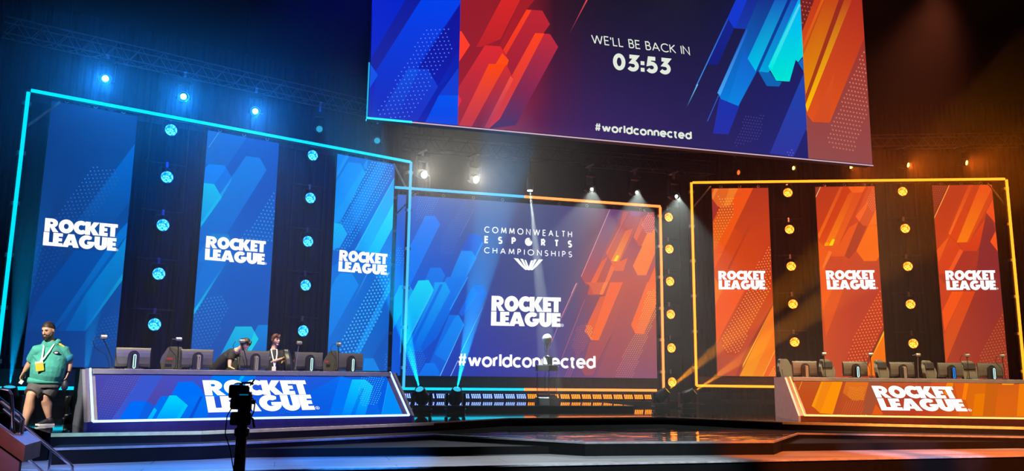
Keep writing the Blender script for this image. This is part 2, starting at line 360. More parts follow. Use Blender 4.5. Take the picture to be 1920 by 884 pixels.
# ------------------------------------------------------------------ screen pictures, in metres on each screen (colours 0-255)
ART = {
 'S1': [
  ('G',4,10,[[(20,62,137),(19,65,143),(19,67,148),(18,70,152),(17,72,156)],[(18,61,137),(17,64,142),(16,67,148),(15,70,153),(14,73,158)],[(16,60,137),(15,64,142),(14,67,147),(13,71,153),(11,74,160)],[(14,60,137),(12,63,142),(11,67,147),(10,71,154),(9,76,162)],[(11,59,136),(10,63,141),(9,67,147),(7,72,156),(6,77,165)],[(11,58,133),(10,61,138),(9,65,143),(7,70,152),(6,75,160)],[(11,56,130),(10,59,133),(9,62,138),(8,66,145),(7,71,153)],[(11,55,127),(11,56,129),(10,59,133),(9,62,139),(8,66,145)],[(12,50,121),(11,52,123),(10,55,127),(10,58,132),(9,61,137)],[(12,46,115),(12,48,118),(11,51,122),(11,54,127),(10,57,131)],[(13,42,109),(12,44,113),(12,46,117),(12,49,121),(11,52,125)]]),
  ('P',((0,96,191),(2.709,5.932),(10,64,138),(1.233,3.057)),[(2.663,6.156),(2.663,4.51),(1.586,2.599),(1.186,2.564),(1.204,3.37)]),
  ('D',[(1.611,5.325),(2.179,5.397),(2.359,5.045),(1.869,4.057),(1.404,3.57),(0.888,3.791)],(1.71,4.52),(0.095,0.021),(-0.057,-0.113),0.0165,((52,116,202),(1.611,5.325),(34,95,176),(1.869,4.057))),
  ('P',((0,77,168),(1.452,3.044),(17,67,146),(1.642,0.956)),[(1.452,3.044),(2.15,3.078),(1.511,1.721),(1.097,0.934),(0.555,0.912),(0.555,0.975),(0.752,1.741)]),
  ('P',((0,120,215),(2.67,3.957),(14,79,163),(2.919,1.008)),[(2.663,3.946),(2.663,3.559),(2.377,3.101),(1.371,1.232),(1.156,0.937),(1.097,0.934),(1.199,1.121),(2.181,3.1),(2.476,3.676)]),
  ('P',((0,89,182),(2.375,3.119),(15,74,159),(2.559,0.993)),[(2.375,3.119),(2.491,3.113),(1.815,1.81),(1.428,0.948),(1.246,0.94),(1.371,1.232)]),
  ('P',((0,142,219),(2.684,3.59),(9,89,176),(2.903,1.007)),[(2.663,3.543),(2.663,2.751),(2.657,2.53),(1.99,1.262),(1.828,0.964),(1.428,0.948),(1.805,1.914),(2.459,3.102)]),
  ('P',((0,163,219),(2.663,2.541),(12,99,185),(2.794,1.003)),[(2.663,2.541),(2.663,2.354),(1.999,1.158),(1.89,0.966),(1.813,0.963),(2.004,1.28)]),
  ('D',[(0.555,3.043),(0.555,3.26),(1.265,3.043),(1.042,2.482),(0.605,1.732)],(0.862,2.626),(0.1,0.033),(-0.029,-0.109),0.0137,((29,89,168),)),
  ('D',[(2.3,1.365),(2.663,1.482),(2.663,0.589),(1.989,0.57)],(2.418,1.002),(0.082,0.021),(-0.037,-0.093),0.0148,((36,103,185),)),
 ],
 'S2': [
  ('G',4,10,[[(27,78,174),(27,78,174),(27,78,174),(26,78,174),(26,79,175)],[(21,85,182),(21,83,181),(21,82,180),(21,82,179),(20,82,179)],[(15,91,190),(15,88,188),(15,86,186),(15,85,185),(15,84,184)],[(9,96,197),(9,93,194),(10,89,191),(10,88,190),(10,87,188)],[(3,102,204),(4,97,200),(4,93,196),(4,91,194),(5,89,193)],[(0,103,207),(0,98,203),(0,94,199),(0,93,198),(0,91,196)],[(0,97,202),(0,93,197),(0,89,194),(0,88,193),(0,87,192)],[(0,92,197),(0,87,192),(0,84,189),(0,83,189),(0,83,189)],[(0,86,192),(0,81,186),(0,79,184),(0,79,185),(0,79,185)],[(4,85,188),(3,80,184),(2,77,181),(2,77,181),(2,77,182)],[(7,84,185),(5,79,181),(5,77,179),(6,76,178),(6,75,178)]]),
  ('P',((13,96,191),),[(4.591,6.92),(5.605,6.92),(5.736,6.916),(5.19,5.885),(5.127,5.947),(4.593,5.886)]),
  ('P',((24,101,191),),[(4.592,6.92),(4.868,6.92),(5.06,6.899),(4.739,6.232),(4.607,5.949)]),
  ('P',((74,147,216),),[(4.921,6.92),(4.897,6.92),(4.631,6.409),(4.654,6.398),(4.925,6.918)]),
  ('P',((0,121,219),(5.754,6.34),(0,107,210),(5.927,3.774)),[(5.754,6.34),(6.173,6.354),(6.402,6.014),(5.245,3.724),(4.59,3.632),(4.59,4.079),(5.365,5.63)]),
  ('P',((0,127,232),(4.686,5.914),(0,121,230),(4.757,4.939)),[(4.686,5.914),(5.146,5.951),(5.378,5.612),(5.098,4.988),(4.59,5.252),(4.59,5.647),(4.6,5.788)]),
  ('P',((0,112,219),),[(5.19,5.885),(5.378,5.612),(5.098,4.988),(4.881,5.334)]),
  ('P',((0,193,235),(4.577,5.336),(0,147,230),(4.673,4.027)),[(4.59,5.336),(4.88,5.346),(5.125,4.992),(4.59,4.033)]),
  ('P',((22,156,235),),[(5.377,5.624),(5.361,5.508),(5.125,4.992),(5.073,5.072)]),
  ('P',((0,189,235),),[(5.129,4.984),(4.598,4.037),(4.59,4.14),(4.59,4.177),(5.064,5.031)]),
  ('P',((15,129,213),),[(4.928,3.893),(5.386,3.921),(5.497,3.728),(4.795,3.652)]),
  ('D',[(6.742,5.584),(6.742,3.865),(5.784,3.831)],(6.433,4.429),(0.111,0.001),(-0.058,-0.113),0.022,((44,152,228),)),
  ('P',((0,118,219),(4.779,3.612),(0,112,216),(4.932,1.519)),[(4.59,3.181),(4.598,3.284),(4.779,3.612),(5.385,3.108),(4.59,1.547)]),
  ('P',((0,109,212),),[(4.59,3.034),(4.782,3.052),(4.59,2.462)]),
  ('P',((0,109,212),(5.366,3.106),(0,198,235),(5.479,1.509)),[(4.59,1.673),(5.366,3.106),(5.412,3.11),(4.6,1.539),(4.59,1.524)]),
  ('D',[(4.59,1.544),(4.874,2.065),(5.406,2.1),(5.569,1.744),(5.064,0.473),(4.59,0.461)],(5.001,1.384),(0.096,0.02),(-0.045,-0.1),0.0208,((50,138,221),(4.874,2.065),(40,109,198),(5.064,0.473))),
  ('P',((0,189,235),(5.785,1.247),(0,147,225),(5.842,0.416)),[(5.785,1.247),(6.253,1.268),(6.487,0.915),(6.211,0.424),(5.405,0.406)]),
  ('P',((0,210,235),),[(6.342,1.124),(6.487,0.915),(6.264,0.502),(6.167,0.5)]),
  ('P',((0,133,225),(6.448,1.323),(9,110,207),(6.504,0.469)),[(6.448,1.323),(6.742,1.337),(6.742,0.475),(6.247,0.463),(6.487,0.915),(6.354,1.117)]),
 ],
 'S3': [
  ('G',4,10,[[(1,111,219),(3,108,214),(5,105,210),(8,99,203),(10,90,196)],[(1,113,221),(2,110,216),(4,106,212),(6,100,206),(8,93,200)],[(0,115,222),(2,111,218),(3,108,215),(4,102,209),(6,95,204)],[(0,116,224),(1,112,221),(2,109,217),(2,103,212),(3,98,208)],[(0,118,226),(0,114,223),(0,110,219),(1,105,216),(1,101,212)],[(0,121,229),(0,116,225),(0,111,221),(0,108,218),(0,105,216)],[(0,124,232),(0,117,227),(0,111,221),(0,111,221),(0,110,221)],[(0,128,236),(0,119,228),(0,112,222),(0,114,224),(0,116,226)],[(0,123,232),(0,116,225),(0,110,220),(0,114,224),(0,118,228)],[(0,117,226),(0,110,221),(0,106,217),(0,110,221),(0,114,225)],[(0,111,221),(0,105,217),(0,103,214),(0,107,218),(0,111,222)]]),
  ('P',((0,128,236),),[(8.69,6.925),(9.041,6.925),(9.063,6.924),(8.69,6.17)]),
  ('P',((24,146,248),),[(8.69,6.292),(8.983,6.919),(9.096,6.917),(8.69,6.098)]),
  ('P',((0,138,246),(9.082,6.718),(0,152,252),(9.183,4.69)),[(9.082,6.718),(9.525,6.743),(9.76,6.389),(8.894,4.72),(8.69,4.642),(8.69,5.974),(8.69,5.978)]),
  ('P',((6,156,252),),[(9.605,6.589),(9.76,6.389),(8.913,4.787),(8.69,4.642),(8.69,4.846),(8.699,4.934)]),
  ('P',((10,140,246),),[(9.784,6.923),(9.751,6.591),(9.678,6.579),(9.625,6.683),(9.713,6.879)]),
  ('P',((0,98,212),),[(9.908,6.889),(10.785,6.912),(10.785,6.578),(10.776,6.458),(9.404,3.824),(8.696,3.248),(8.69,3.598),(8.69,3.897),(8.917,4.723)]),
  ('P',((0,122,235),),[(10.178,6.921),(10.53,6.903),(9.24,4.305),(8.966,4.664)]),
  ('P',((0,192,255),(8.644,4.659),(0,160,250),(8.691,3.774)),[(8.69,4.659),(8.934,4.66),(9.167,4.362),(8.935,3.905),(8.69,3.79)]),
  ('D',[(9.884,6.876),(10.743,6.901),(10.654,6.347),(9.259,3.917),(8.897,3.752),(8.69,3.731),(8.69,4.205),(8.7,4.459),(8.917,4.723)],(9.446,5.057),(0.102,-0.0),(-0.05,-0.09),0.0227,((64,190,255),(9.884,6.876),(46,160,245),(8.897,3.752))),
  ('P',((6,168,252),),[(10.785,6.448),(9.487,3.867),(9.926,3.832),(10.785,5.59)]),
  ('P',((0,222,255),(10.796,5.613),(0,180,252),(10.867,3.881)),[(10.785,5.591),(10.785,4.749),(10.315,3.827),(9.902,3.83)]),
  ('P',((60,190,255),),[(10.785,6.463),(10.778,6.465),(9.447,3.847),(9.472,3.837),(10.785,6.417)]),
  ('P',((0,104,212),),[(10.785,4.688),(10.785,3.405),(10.628,3.392),(10.269,3.756)]),
  ('D',[(10.612,3.789),(10.785,3.95),(10.785,3.405),(10.53,3.383)],(10.698,3.642),(0.1,0.0),(-0.051,-0.085),0.0198,((50,150,245),)),
  ('P',((0,144,248),(8.978,3.077),(0,126,236),(9.089,0.902)),[(8.978,3.077),(9.393,3.09),(9.644,2.745),(8.69,0.976),(8.69,2.541),(8.828,2.895)]),
  ('P',((60,170,250),(9.92,3.134),(20,120,225),(9.525,2.309)),[(9.909,3.138),(9.514,2.313),(9.535,2.305),(9.931,3.13)]),
  ('P',((0,98,208),),[(10.249,3.096),(10.782,3.272),(10.785,3.206),(10.785,2.561),(9.796,0.547),(9.108,0.53),(9.151,1.028)]),
  ('P',((0,142,246),),[(10.782,3.028),(10.785,2.992),(10.785,2.632),(9.794,0.588),(9.585,0.583)]),
  ('D',[(10.343,3.191),(10.78,3.316),(10.785,3.151),(10.785,2.58),(9.819,0.547),(9.063,0.529),(9.149,1.07)],(9.976,1.852),(0.125,0.02),(-0.061,-0.114),0.0275,((64,185,252),)),
  ('P',((12,88,194),),[(9.976,0.03),(10.764,1.344),(10.785,0.853),(10.785,0.03)]),
  ('P',((0,138,238),),[(9.917,0.03),(9.942,0.424),(10.273,0.431),(10.519,0.03)]),
  ('D',[(10.675,0.03),(10.698,0.611),(10.784,0.655),(10.785,0.621),(10.785,0.03)],(10.742,0.323),(0.078,-0.007),(-0.04,-0.077),0.0194,((50,140,240),)),
 ],
 'C': [
  ('G',12,8,[[(2,89,224),(11,76,209),(20,63,193),(32,57,180),(44,52,168),(50,51,160),(55,50,152),(77,56,139),(102,62,125),(129,65,113),(135,69,110),(139,72,108),(142,75,106)],[(2,91,225),(11,80,212),(19,69,198),(33,63,181),(47,57,165),(53,55,155),(56,54,147),(74,58,136),(99,62,122),(133,64,104),(143,68,98),(149,71,94),(156,74,91)],[(3,93,226),(10,84,215),(18,75,203),(34,69,182),(50,63,161),(55,60,150),(57,57,142),(71,61,133),(97,63,119),(136,63,95),(150,66,87),(160,70,82),(170,73,76)],[(3,96,228),(10,88,218),(17,81,208),(35,74,183),(53,68,157),(57,64,145),(57,61,137),(68,63,131),(94,64,115),(139,62,87),(157,65,76),(170,69,69),(183,72,62)],[(4,98,228),(11,92,220),(17,87,212),(36,80,183),(57,73,153),(59,69,140),(58,64,131),(65,65,128),(91,64,112),(143,61,78),(164,64,65),(180,67,56),(196,71,47)],[(11,97,223),(19,94,215),(28,90,207),(44,84,180),(62,79,153),(63,74,141),(62,70,131),(67,69,128),(89,67,115),(135,62,83),(157,64,71),(174,68,63),(192,71,53)],[(18,97,219),(28,95,210),(38,93,201),(52,89,177),(66,85,152),(67,80,141),(65,75,132),(68,72,129),(86,69,118),(126,64,92),(146,66,82),(163,68,75),(180,71,68)],[(25,97,214),(37,97,205),(49,96,196),(60,93,174),(71,90,152),(71,85,141),(69,80,132),(70,76,130),(84,71,121),(117,66,100),(136,67,93),(152,69,88),(168,71,83)],[(32,97,209),(46,98,200),(60,99,190),(67,98,171),(75,96,152),(74,91,142),(72,85,133),(72,80,131),(82,74,125),(108,68,108),(125,68,103),(141,70,100),(156,71,97)]]),
  ('P',((0,92,222),),[(3.5,4.901),(3.907,4.225),(3.842,3.48),(3.5,3.464)]),
  ('D',[(3.5,4.115),(3.73,4.147),(3.879,3.725),(3.664,3.472),(3.5,3.464)],(3.591,3.78),(0.085,-0.005),(-0.042,-0.079),0.0178,((56,150,250),)),
  ('D',[(4.224,5.895),(4.937,5.915),(4.673,5.264),(4.138,5.08),(4.162,5.513)],(4.426,5.533),(0.078,0.001),(-0.031,-0.07),0.0134,((82,150,245),)),
  ('P',((0,128,252),(4.792,5.283),(0,122,250),(4.861,2.823)),[(4.468,5.251),(4.792,5.283),(4.98,5.001),(4.009,2.84),(3.757,2.779),(3.76,3.743)]),
  ('D',[(4.412,5.248),(4.673,5.276),(4.639,5.13),(4.398,5.085)],(4.53,5.185),(0.078,0.001),(-0.032,-0.07),0.0134,((80,170,255),)),
  ('D',[(5.813,5.938),(6.117,5.567),(5.421,3.982),(5.001,3.96),(5.031,4.515)],(5.473,4.786),(0.066,-0.004),(-0.029,-0.058),0.0114,((84,130,222),)),
  ('P',((96,140,212),),[(6.135,5.579),(5.666,4.61),(5.676,4.605),(6.145,5.574)]),
  ('P',((22,92,216),),[(6.012,4.722),(6.338,4.729),(6.497,4.483),(6.258,3.904),(5.739,4.122)]),
  ('P',((0,145,255),(5.739,4.129),(0,128,246),(5.768,2.837)),[(5.739,4.129),(6.1,4.14),(6.277,3.897),(5.75,2.836),(5.226,2.815)]),
  ('P',((40,140,252),),[(6.463,4.473),(5.709,2.845),(5.753,2.826),(6.508,4.454)]),
  ('P',((0,122,242),(4.694,3.493),(0,116,240),(4.715,2.758)),[(4.694,3.493),(5.039,3.509),(5.207,3.239),(4.967,2.768),(4.378,2.745)]),
  ('P',((0,165,255),(3.991,2.878),(0,150,252),(4.051,1.062)),[(3.5,2.444),(3.669,2.849),(3.991,2.878),(4.126,2.685),(3.931,2.255),(3.5,1.38)]),
  ('P',((0,126,246),(5.252,3.2),(0,92,224),(5.317,0.691)),[(5.252,3.2),(5.984,3.232),(4.977,1.163),(4.505,0.676),(4.064,0.668)]),
  ('P',((0,220,255),(4.637,3.072),(0,150,255),(4.709,0.6)),[(4.29,3.037),(4.637,3.072),(4.809,2.781),(3.88,0.782),(3.748,0.583),(3.781,1.93),(3.949,2.316)]),
  ('P',((50,210,255),(4.818,2.773),(20,160,255),(3.862,0.743)),[(4.792,2.785),(3.837,0.755),(3.887,0.731),(4.844,2.761)]),
  ('P',((0,170,255),(5.215,3.026),(0,104,238),(5.275,0.73)),[(4.844,2.999),(5.215,3.026),(5.389,2.714),(4.383,0.713),(3.943,0.705),(4.811,2.724)]),
  ('P',((0,116,240),(5.031,2.945),(0,96,230),(5.088,0.846)),[(5.031,2.945),(5.135,2.949),(4.179,0.828),(4.059,0.825)]),
  ('P',((50,165,255),),[(5.975,3.239),(5.376,2.1),(5.401,2.087),(6.001,3.226)]),
  ('P',((28,86,214),(6.497,2.984),(40,64,170),(6.525,1.484)),[(6.18,2.959),(6.497,2.984),(6.672,2.701),(6.085,1.473),(5.698,1.99)]),
  ('P',((16,100,230),),[(6.18,2.959),(6.355,2.668),(5.826,1.872),(5.698,1.99)]),
  ('P',((70,110,210),(6.524,2.221),(60,200,255),(5.811,0.68)),[(6.512,2.226),(5.8,0.685),(5.822,0.675),(6.535,2.216)]),
  ('P',((0,116,238),(5.368,1.919),(10,90,222),(5.42,-0.142)),[(4.587,-0.108),(5.368,1.919),(5.699,1.929),(5.881,1.629),(5.111,-0.108)]),
  ('P',((0,142,252),(5.699,1.929),(0,120,242),(5.735,0.379)),[(5.576,1.864),(5.699,1.929),(5.881,1.629),(5.284,0.372),(4.912,0.604)]),
  ('P',((40,160,250),(5.885,1.621),(110,210,255),(5.102,-0.129)),[(5.874,1.626),(5.098,-0.108),(5.125,-0.108),(5.897,1.617)]),
  ('P',((150,205,255),),[(5.7,0.422),(5.457,-0.108),(5.48,-0.108),(5.719,0.414)]),
  ('P',((0,124,248),(4.92,0.319),(0,112,240),(4.933,-0.147)),[(4.376,-0.108),(4.617,0.302),(4.92,0.319),(5.099,0.013),(5.071,-0.108)]),
  ('D',[(4.101,0.739),(4.47,0.762),(4.625,0.441),(4.389,-0.108),(3.896,-0.108),(3.93,0.508)],(4.231,0.356),(0.076,-0.007),(-0.034,-0.067),0.0136,((66,150,248),)),
  ('P',((140,66,96),(11.206,5.927),(205,70,48),(11.179,2.818)),[(11.206,5.927),(12.017,5.945),(12.98,5.945),(12.98,2.886),(10.331,2.787),(10.414,3.13),(10.095,3.415)]),
  ('P',((112,72,124),(11.206,5.927),(178,60,72),(11.182,3.161)),[(11.206,5.927),(11.718,5.941),(11.046,4.5),(10.455,3.132),(10.27,3.132),(10.09,3.415)]),
  ('P',((225,170,205),(11.21,5.932),(255,150,130),(10.095,3.423)),[(11.201,5.935),(10.085,3.426),(10.104,3.42),(11.22,5.928)]),
  ('P',((190,74,90),(11.717,5.88),(238,100,50),(11.699,4.296)),[(11.717,5.88),(11.953,5.884),(11.087,4.264),(11.045,4.322),(11.596,5.329)]),
  ('P',((168,70,96),(11.996,5.878),(222,84,44),(11.972,4.063)),[(11.996,5.878),(12.472,5.91),(12.224,5.245),(11.59,4.044),(11.231,4.027),(11.087,4.264)]),
  ('P',((230,90,50),(12.117,5.279),(250,140,10),(12.1,4.069)),[(11.816,5.181),(12.117,5.279),(11.527,4.041),(11.231,4.027)]),
  ('P',((255,225,0),),[(11.457,4.264),(11.55,4.248),(11.455,4.038),(11.328,4.032)]),
  ('P',((160,82,140),),[(11.997,5.911),(12.429,5.927),(12.362,5.78),(12.059,5.761)]),
  ('P',((238,92,34),),[(11.231,4.015),(11.59,4.044),(11.889,4.186),(11.713,3.702),(11.375,3.687)]),
  ('P',((190,74,84),(12.909,5.946),(214,78,50),(12.885,4.678)),[(12.426,5.703),(12.906,5.945),(12.909,5.945),(12.98,5.77),(12.98,5.591),(12.948,5.207),(12.668,4.666),(12.323,4.648),(12.121,4.958)]),
  ('P',((205,84,84),(12.469,5.706),(240,98,48),(12.455,4.856)),[(12.469,5.706),(12.551,5.427),(12.249,4.844),(12.121,4.958)]),
  ('P',((252,124,30),),[(12.677,5.151),(12.917,5.185),(12.668,4.666),(12.431,4.653)]),
  ('P',((255,124,16),(12.985,5.331),(255,116,16),(12.952,3.599)),[(12.452,4.635),(12.98,5.325),(12.98,5.08),(12.967,4.4),(12.607,3.584),(12.264,3.569),(12.081,3.897)]),
  ('P',((252,96,22),),[(12.958,3.919),(12.98,3.576),(12.98,2.886),(12.466,2.866)]),
  ('P',((226,84,52),(11.128,4.207),(244,100,36),(11.119,3.159)),[(11.128,4.207),(10.621,3.139),(10.394,3.129),(10.875,4.017)]),
  ('P',((248,108,44),),[(11.251,3.917),(11.368,3.765),(10.908,2.808),(10.805,2.804)]),
  ('P',((208,76,60),),[(10.394,3.129),(10.6,3.138),(10.912,3.275),(10.743,2.802),(10.516,2.794)]),
  ('D',[(12.69,5.903),(12.98,5.761),(12.98,5.714),(12.929,5.166),(12.633,5.128),(12.444,5.461)],(12.736,5.483),(0.074,-0.004),(-0.036,-0.063),0.0174,((255,165,170),)),
  ('P',((220,150,180),),[(9.894,3.178),(9.711,2.805),(9.726,2.799),(9.909,3.172)]),
  ('P',((226,88,50),),[(10.225,3.225),(11.11,3.262),(10.878,2.825),(10.575,2.814),(10.426,3.139)]),
  ('P',((255,126,40),),[(10.957,3.256),(11.12,3.263),(10.904,2.826),(10.777,2.821)]),
  ('P',((226,82,44),(11.209,2.837),(240,90,34),(11.194,1.213)),[(10.802,2.728),(11.209,2.837),(10.452,1.196),(10.205,1.515)]),
  ('P',((250,92,26),(11.187,3.265),(255,104,16),(11.169,1.203)),[(11.187,3.265),(11.685,3.286),(10.741,1.194),(10.432,1.187)]),
  ('P',((196,70,50),(11.685,3.286),(160,68,90),(11.646,-0.032)),[(11.685,3.286),(11.959,3.297),(11.092,1.048),(10.511,-0.021),(10.214,-0.047),(10.102,0.156),(10.392,1.126),(10.751,1.194)]),
  ('P',((110,50,72),),[(11.184,1.334),(10.6,0.236),(10.622,0.227),(11.206,1.325)]),
  ('P',((196,68,52),(11.959,3.297),(150,70,96),(11.913,-0.122)),[(11.959,3.297),(12.61,3.324),(11.99,1.773),(12.14,1.47),(11.392,-0.108),(11.25,-0.108),(10.635,-0.02),(11.117,1.048)]),
  ('P',((255,102,18),),[(12.637,3.325),(12.979,3.34),(12.98,3.25),(12.98,2.545),(12.475,1.454),(12.14,1.46),(11.979,1.772)]),
  ('D',[(12.658,3.027),(12.98,3.058),(12.98,2.861),(12.967,2.182),(11.995,-0.108),(11.315,-0.108),(11.54,0.452),(12.194,1.636)],(12.227,1.428),(0.085,-0.003),(-0.042,-0.067),0.0196,((255,185,60),(12.658,3.027),(205,110,120),(11.989,-0.121))),
  ('D',[(10.27,1.702),(10.519,1.742),(10.452,1.243),(10.209,1.501)],(10.363,1.547),(0.08,-0.003),(-0.04,-0.066),0.0189,((255,180,90),)),
  ('D',[(9.947,1.67),(10.27,1.772),(10.392,1.218),(9.945,0.519),(9.725,0.973)],(10.055,1.229),(0.074,-0.003),(-0.035,-0.065),0.0158,((196,84,92),)),
  ('P',((240,160,180),),[(9.916,3.193),(9.323,1.934),(9.341,1.927),(9.934,3.186)]),
  ('P',((190,90,110),),[(9.969,3.194),(9.375,1.934),(9.387,1.93),(9.98,3.189)]),
  ('P',((190,120,170),),[(9.323,1.911),(8.865,0.8),(8.883,0.794),(9.341,1.904)]),
  ('P',((205,96,96),),[(10.216,2.615),(9.362,0.558),(9.376,0.553),(10.23,2.61)]),
  ('P',((176,90,140),),[(9.643,0.268),(9.468,-0.108),(9.489,-0.108),(9.66,0.261)]),
  ('P',((176,90,140),),[(9.726,0.269),(9.55,-0.108),(9.572,-0.108),(9.743,0.262)]),
  ('P',((176,90,140),),[(9.809,0.27),(9.633,-0.108),(9.654,-0.108),(9.827,0.263)]),
 ],
 'B1': [
  ('G',4,10,[[(39,41,177),(36,43,184),(33,46,192),(27,48,198),(21,52,206)],[(31,42,188),(27,44,192),(23,45,197),(21,44,193),(18,44,191)],[(23,44,198),(18,44,200),(14,44,202),(15,39,188),(15,36,176)],[(18,42,202),(13,42,203),(9,42,204),(10,39,190),(12,34,175)],[(15,40,203),(11,39,204),(7,39,205),(7,42,202),(8,44,198)],[(13,38,205),(8,36,205),(4,37,207),(4,46,215),(3,54,220)],[(12,37,205),(7,35,205),(4,37,208),(2,48,222),(0,60,235)],[(12,37,205),(7,35,205),(3,37,209),(2,49,222),(0,60,235)],[(12,37,205),(7,35,205),(3,38,209),(2,49,223),(0,60,235)],[(11,37,205),(7,35,205),(3,38,210),(2,50,223),(0,60,235)],[(11,37,205),(7,35,205),(3,39,210),(2,50,223),(0,60,235)]]),
  ('P',((14,28,160),(2.46,8.886),(30,40,165),(2.524,6.934)),[(1.6,7.088),(2.46,8.886),(2.856,8.943),(1.742,6.843),(1.6,6.856)]),
  ('P',((0,66,240),(2.838,8.941),(30,48,190),(2.933,5.766)),[(2.838,8.941),(3.67,9.062),(3.67,8.924),(3.658,8.744),(2.433,6.624),(1.869,5.71),(1.679,5.71),(1.742,6.843)]),
  ('P',((14,20,150),(3.658,8.733),(18,32,175),(3.706,6.658)),[(3.658,8.733),(3.67,7.627),(3.182,6.601),(2.931,6.999),(2.709,6.991)]),
  ('P',((16,80,228),(2.473,6.963),(34,54,195),(2.516,5.656)),[(1.803,5.71),(2.473,6.963),(2.93,7.006),(3.182,6.601),(2.719,5.71)]),
  ('P',((20,64,215),(2.726,6.985),(32,50,195),(2.767,5.681)),[(2.237,5.71),(2.726,6.985),(2.93,7.006),(3.182,6.601),(2.719,5.71)]),
  ('P',((14,36,170),(3.587,6.967),(24,40,180),(3.616,5.763)),[(2.719,5.71),(3.182,6.601),(3.587,6.967),(2.942,5.71)]),
  ('P',((24,84,232),),[(1.6,6.967),(1.78,6.725),(1.6,6.378)]),
  ('P',((20,62,212),),[(3.654,7.119),(3.67,6.42),(3.67,6.405),(3.205,6.391)]),
  ('P',((6,84,242),(3.205,6.391),(14,70,230),(3.226,5.62)),[(2.909,5.71),(3.205,6.391),(3.67,6.44),(3.67,6.42),(3.67,5.71)]),
  ('D',[(2.816,7.971),(3.385,8.082),(3.554,7.649),(3.042,6.692),(2.531,5.727),(1.752,5.753)],(2.838,6.964),(0.104,0.019),(-0.066,-0.111),0.015,((84,120,245),)),
 ],
 'B2': [
  ('G',12,8,[[(159,43,66),(142,42,72),(117,41,80),(78,40,92),(65,40,98),(58,40,100),(54,39,98),(51,38,96),(47,37,96),(44,38,103),(42,38,110),(39,39,117),(36,40,124)],[(153,35,55),(151,36,58),(130,36,64),(77,34,77),(59,36,86),(50,36,89),(48,35,88),(45,34,87),(42,34,88),(40,34,95),(38,35,102),(36,36,109),(34,36,116)],[(151,31,48),(155,32,48),(137,32,52),(74,29,63),(53,31,74),(43,32,79),(41,31,79),(39,31,79),(37,31,80),(36,31,87),(35,32,95),(33,32,102),(32,33,109)],[(151,30,45),(153,31,45),(131,30,47),(65,26,52),(46,28,62),(38,29,66),(36,29,67),(34,28,68),(33,28,70),(32,29,78),(32,29,86),(31,29,94),(30,29,101)],[(150,29,42),(151,29,42),(126,28,42),(56,23,42),(40,25,49),(33,26,54),(32,26,56),(30,26,57),(29,26,60),(29,26,69),(29,27,78),(28,27,86),(28,27,94)],[(150,28,40),(150,28,40),(121,26,38),(48,20,32),(34,22,37),(28,23,42),(27,23,44),(26,23,47),(25,24,50),(25,24,60),(26,24,69),(26,25,78),(26,25,86)],[(150,28,40),(150,28,40),(121,26,38),(47,20,32),(34,21,36),(27,22,39),(25,22,40),(24,22,41),(22,22,43),(23,22,52),(23,22,60),(24,22,70),(24,23,79)],[(150,28,40),(150,28,40),(120,26,38),(47,20,32),(34,21,36),(27,22,39),(25,22,40),(24,22,41),(22,22,43),(22,22,51),(23,22,60),(23,22,68),(24,22,77)],[(150,28,40),(150,28,40),(119,26,38),(47,20,32),(34,21,36),(27,22,39),(25,22,40),(24,22,41),(22,22,42),(22,22,51),(23,22,60),(23,22,68),(24,22,76)]]),
  ('P',((220,40,40),(4.797,9.245),(190,36,44),(4.817,7.788)),[(4.797,9.245),(5.277,9.315),(4.677,7.971),(4.195,7.711),(4.079,7.696)]),
  ('P',((160,30,40),(5.257,9.312),(170,32,44),(5.272,7.805)),[(5.257,9.312),(5.723,9.38),(5.322,8.819),(4.739,7.739),(4.66,7.809)]),
  ('P',((190,38,52),(5.322,8.819),(160,34,56),(5.338,7.052)),[(5.322,8.819),(5.726,8.85),(5.931,8.52),(4.945,7.007),(4.703,7.535)]),
  ('P',((255,64,30),(5.322,8.819),(236,54,40),(5.333,7.651)),[(5.322,8.819),(5.451,8.825),(4.82,7.589),(4.74,7.699)]),
  ('P',((196,42,60),(5.548,8.237),(74,42,96),(5.566,5.775)),[(5.548,8.237),(5.932,8.262),(6.145,7.954),(5.076,5.845),(4.481,5.71),(4.266,5.71),(4.383,5.817),(4.983,7.111)]),
  ('P',((255,68,30),(5.548,8.237),(196,54,74),(5.566,5.775)),[(5.548,8.237),(5.786,8.259),(4.687,5.962),(4.433,5.71),(4.333,5.71),(4.308,5.733),(4.983,7.111)]),
  ('P',((222,42,50),(4.29,7.763),(150,46,72),(4.328,5.658)),[(3.67,6.64),(4.29,7.763),(4.68,7.783),(4.88,7.457),(4.785,7.266),(3.814,5.838),(3.67,5.712)]),
  ('P',((255,76,24),),[(4.721,7.617),(4.888,7.458),(4.832,7.272),(4.55,7.298)]),
  ('P',((255,72,18),(4.395,7.308),(190,58,82),(4.423,5.705)),[(3.702,5.71),(4.395,7.308),(4.823,7.342),(5.004,7.014),(4.353,5.71)]),
  ('P',((214,48,50),(4.823,7.342),(120,46,84),(4.845,5.745)),[(4.823,7.342),(5.004,7.014),(4.389,5.71),(4.008,5.71),(4.633,6.972)]),
  ('P',((246,80,64),(4.936,7.066),(170,54,84),(4.953,5.755)),[(4.309,5.71),(4.936,7.066),(5.012,6.995),(4.407,5.71)]),
  ('P',((255,62,42),),[(3.67,8.04),(3.707,8.045),(3.925,7.717),(3.67,7.276)]),
  ('P',((226,46,72),),[(3.67,6.455),(3.754,6.331),(3.67,6.142)]),
  ('P',((226,70,70),(6.938,9.325),(110,50,80),(6.934,8.363)),[(6.938,9.325),(6.891,9.318),(6.415,8.296)]),
  ('P',((22,56,205),),[(11.268,10.179),(11.96,10.279),(11.427,9.11),(11.037,9.095),(10.864,9.351)]),
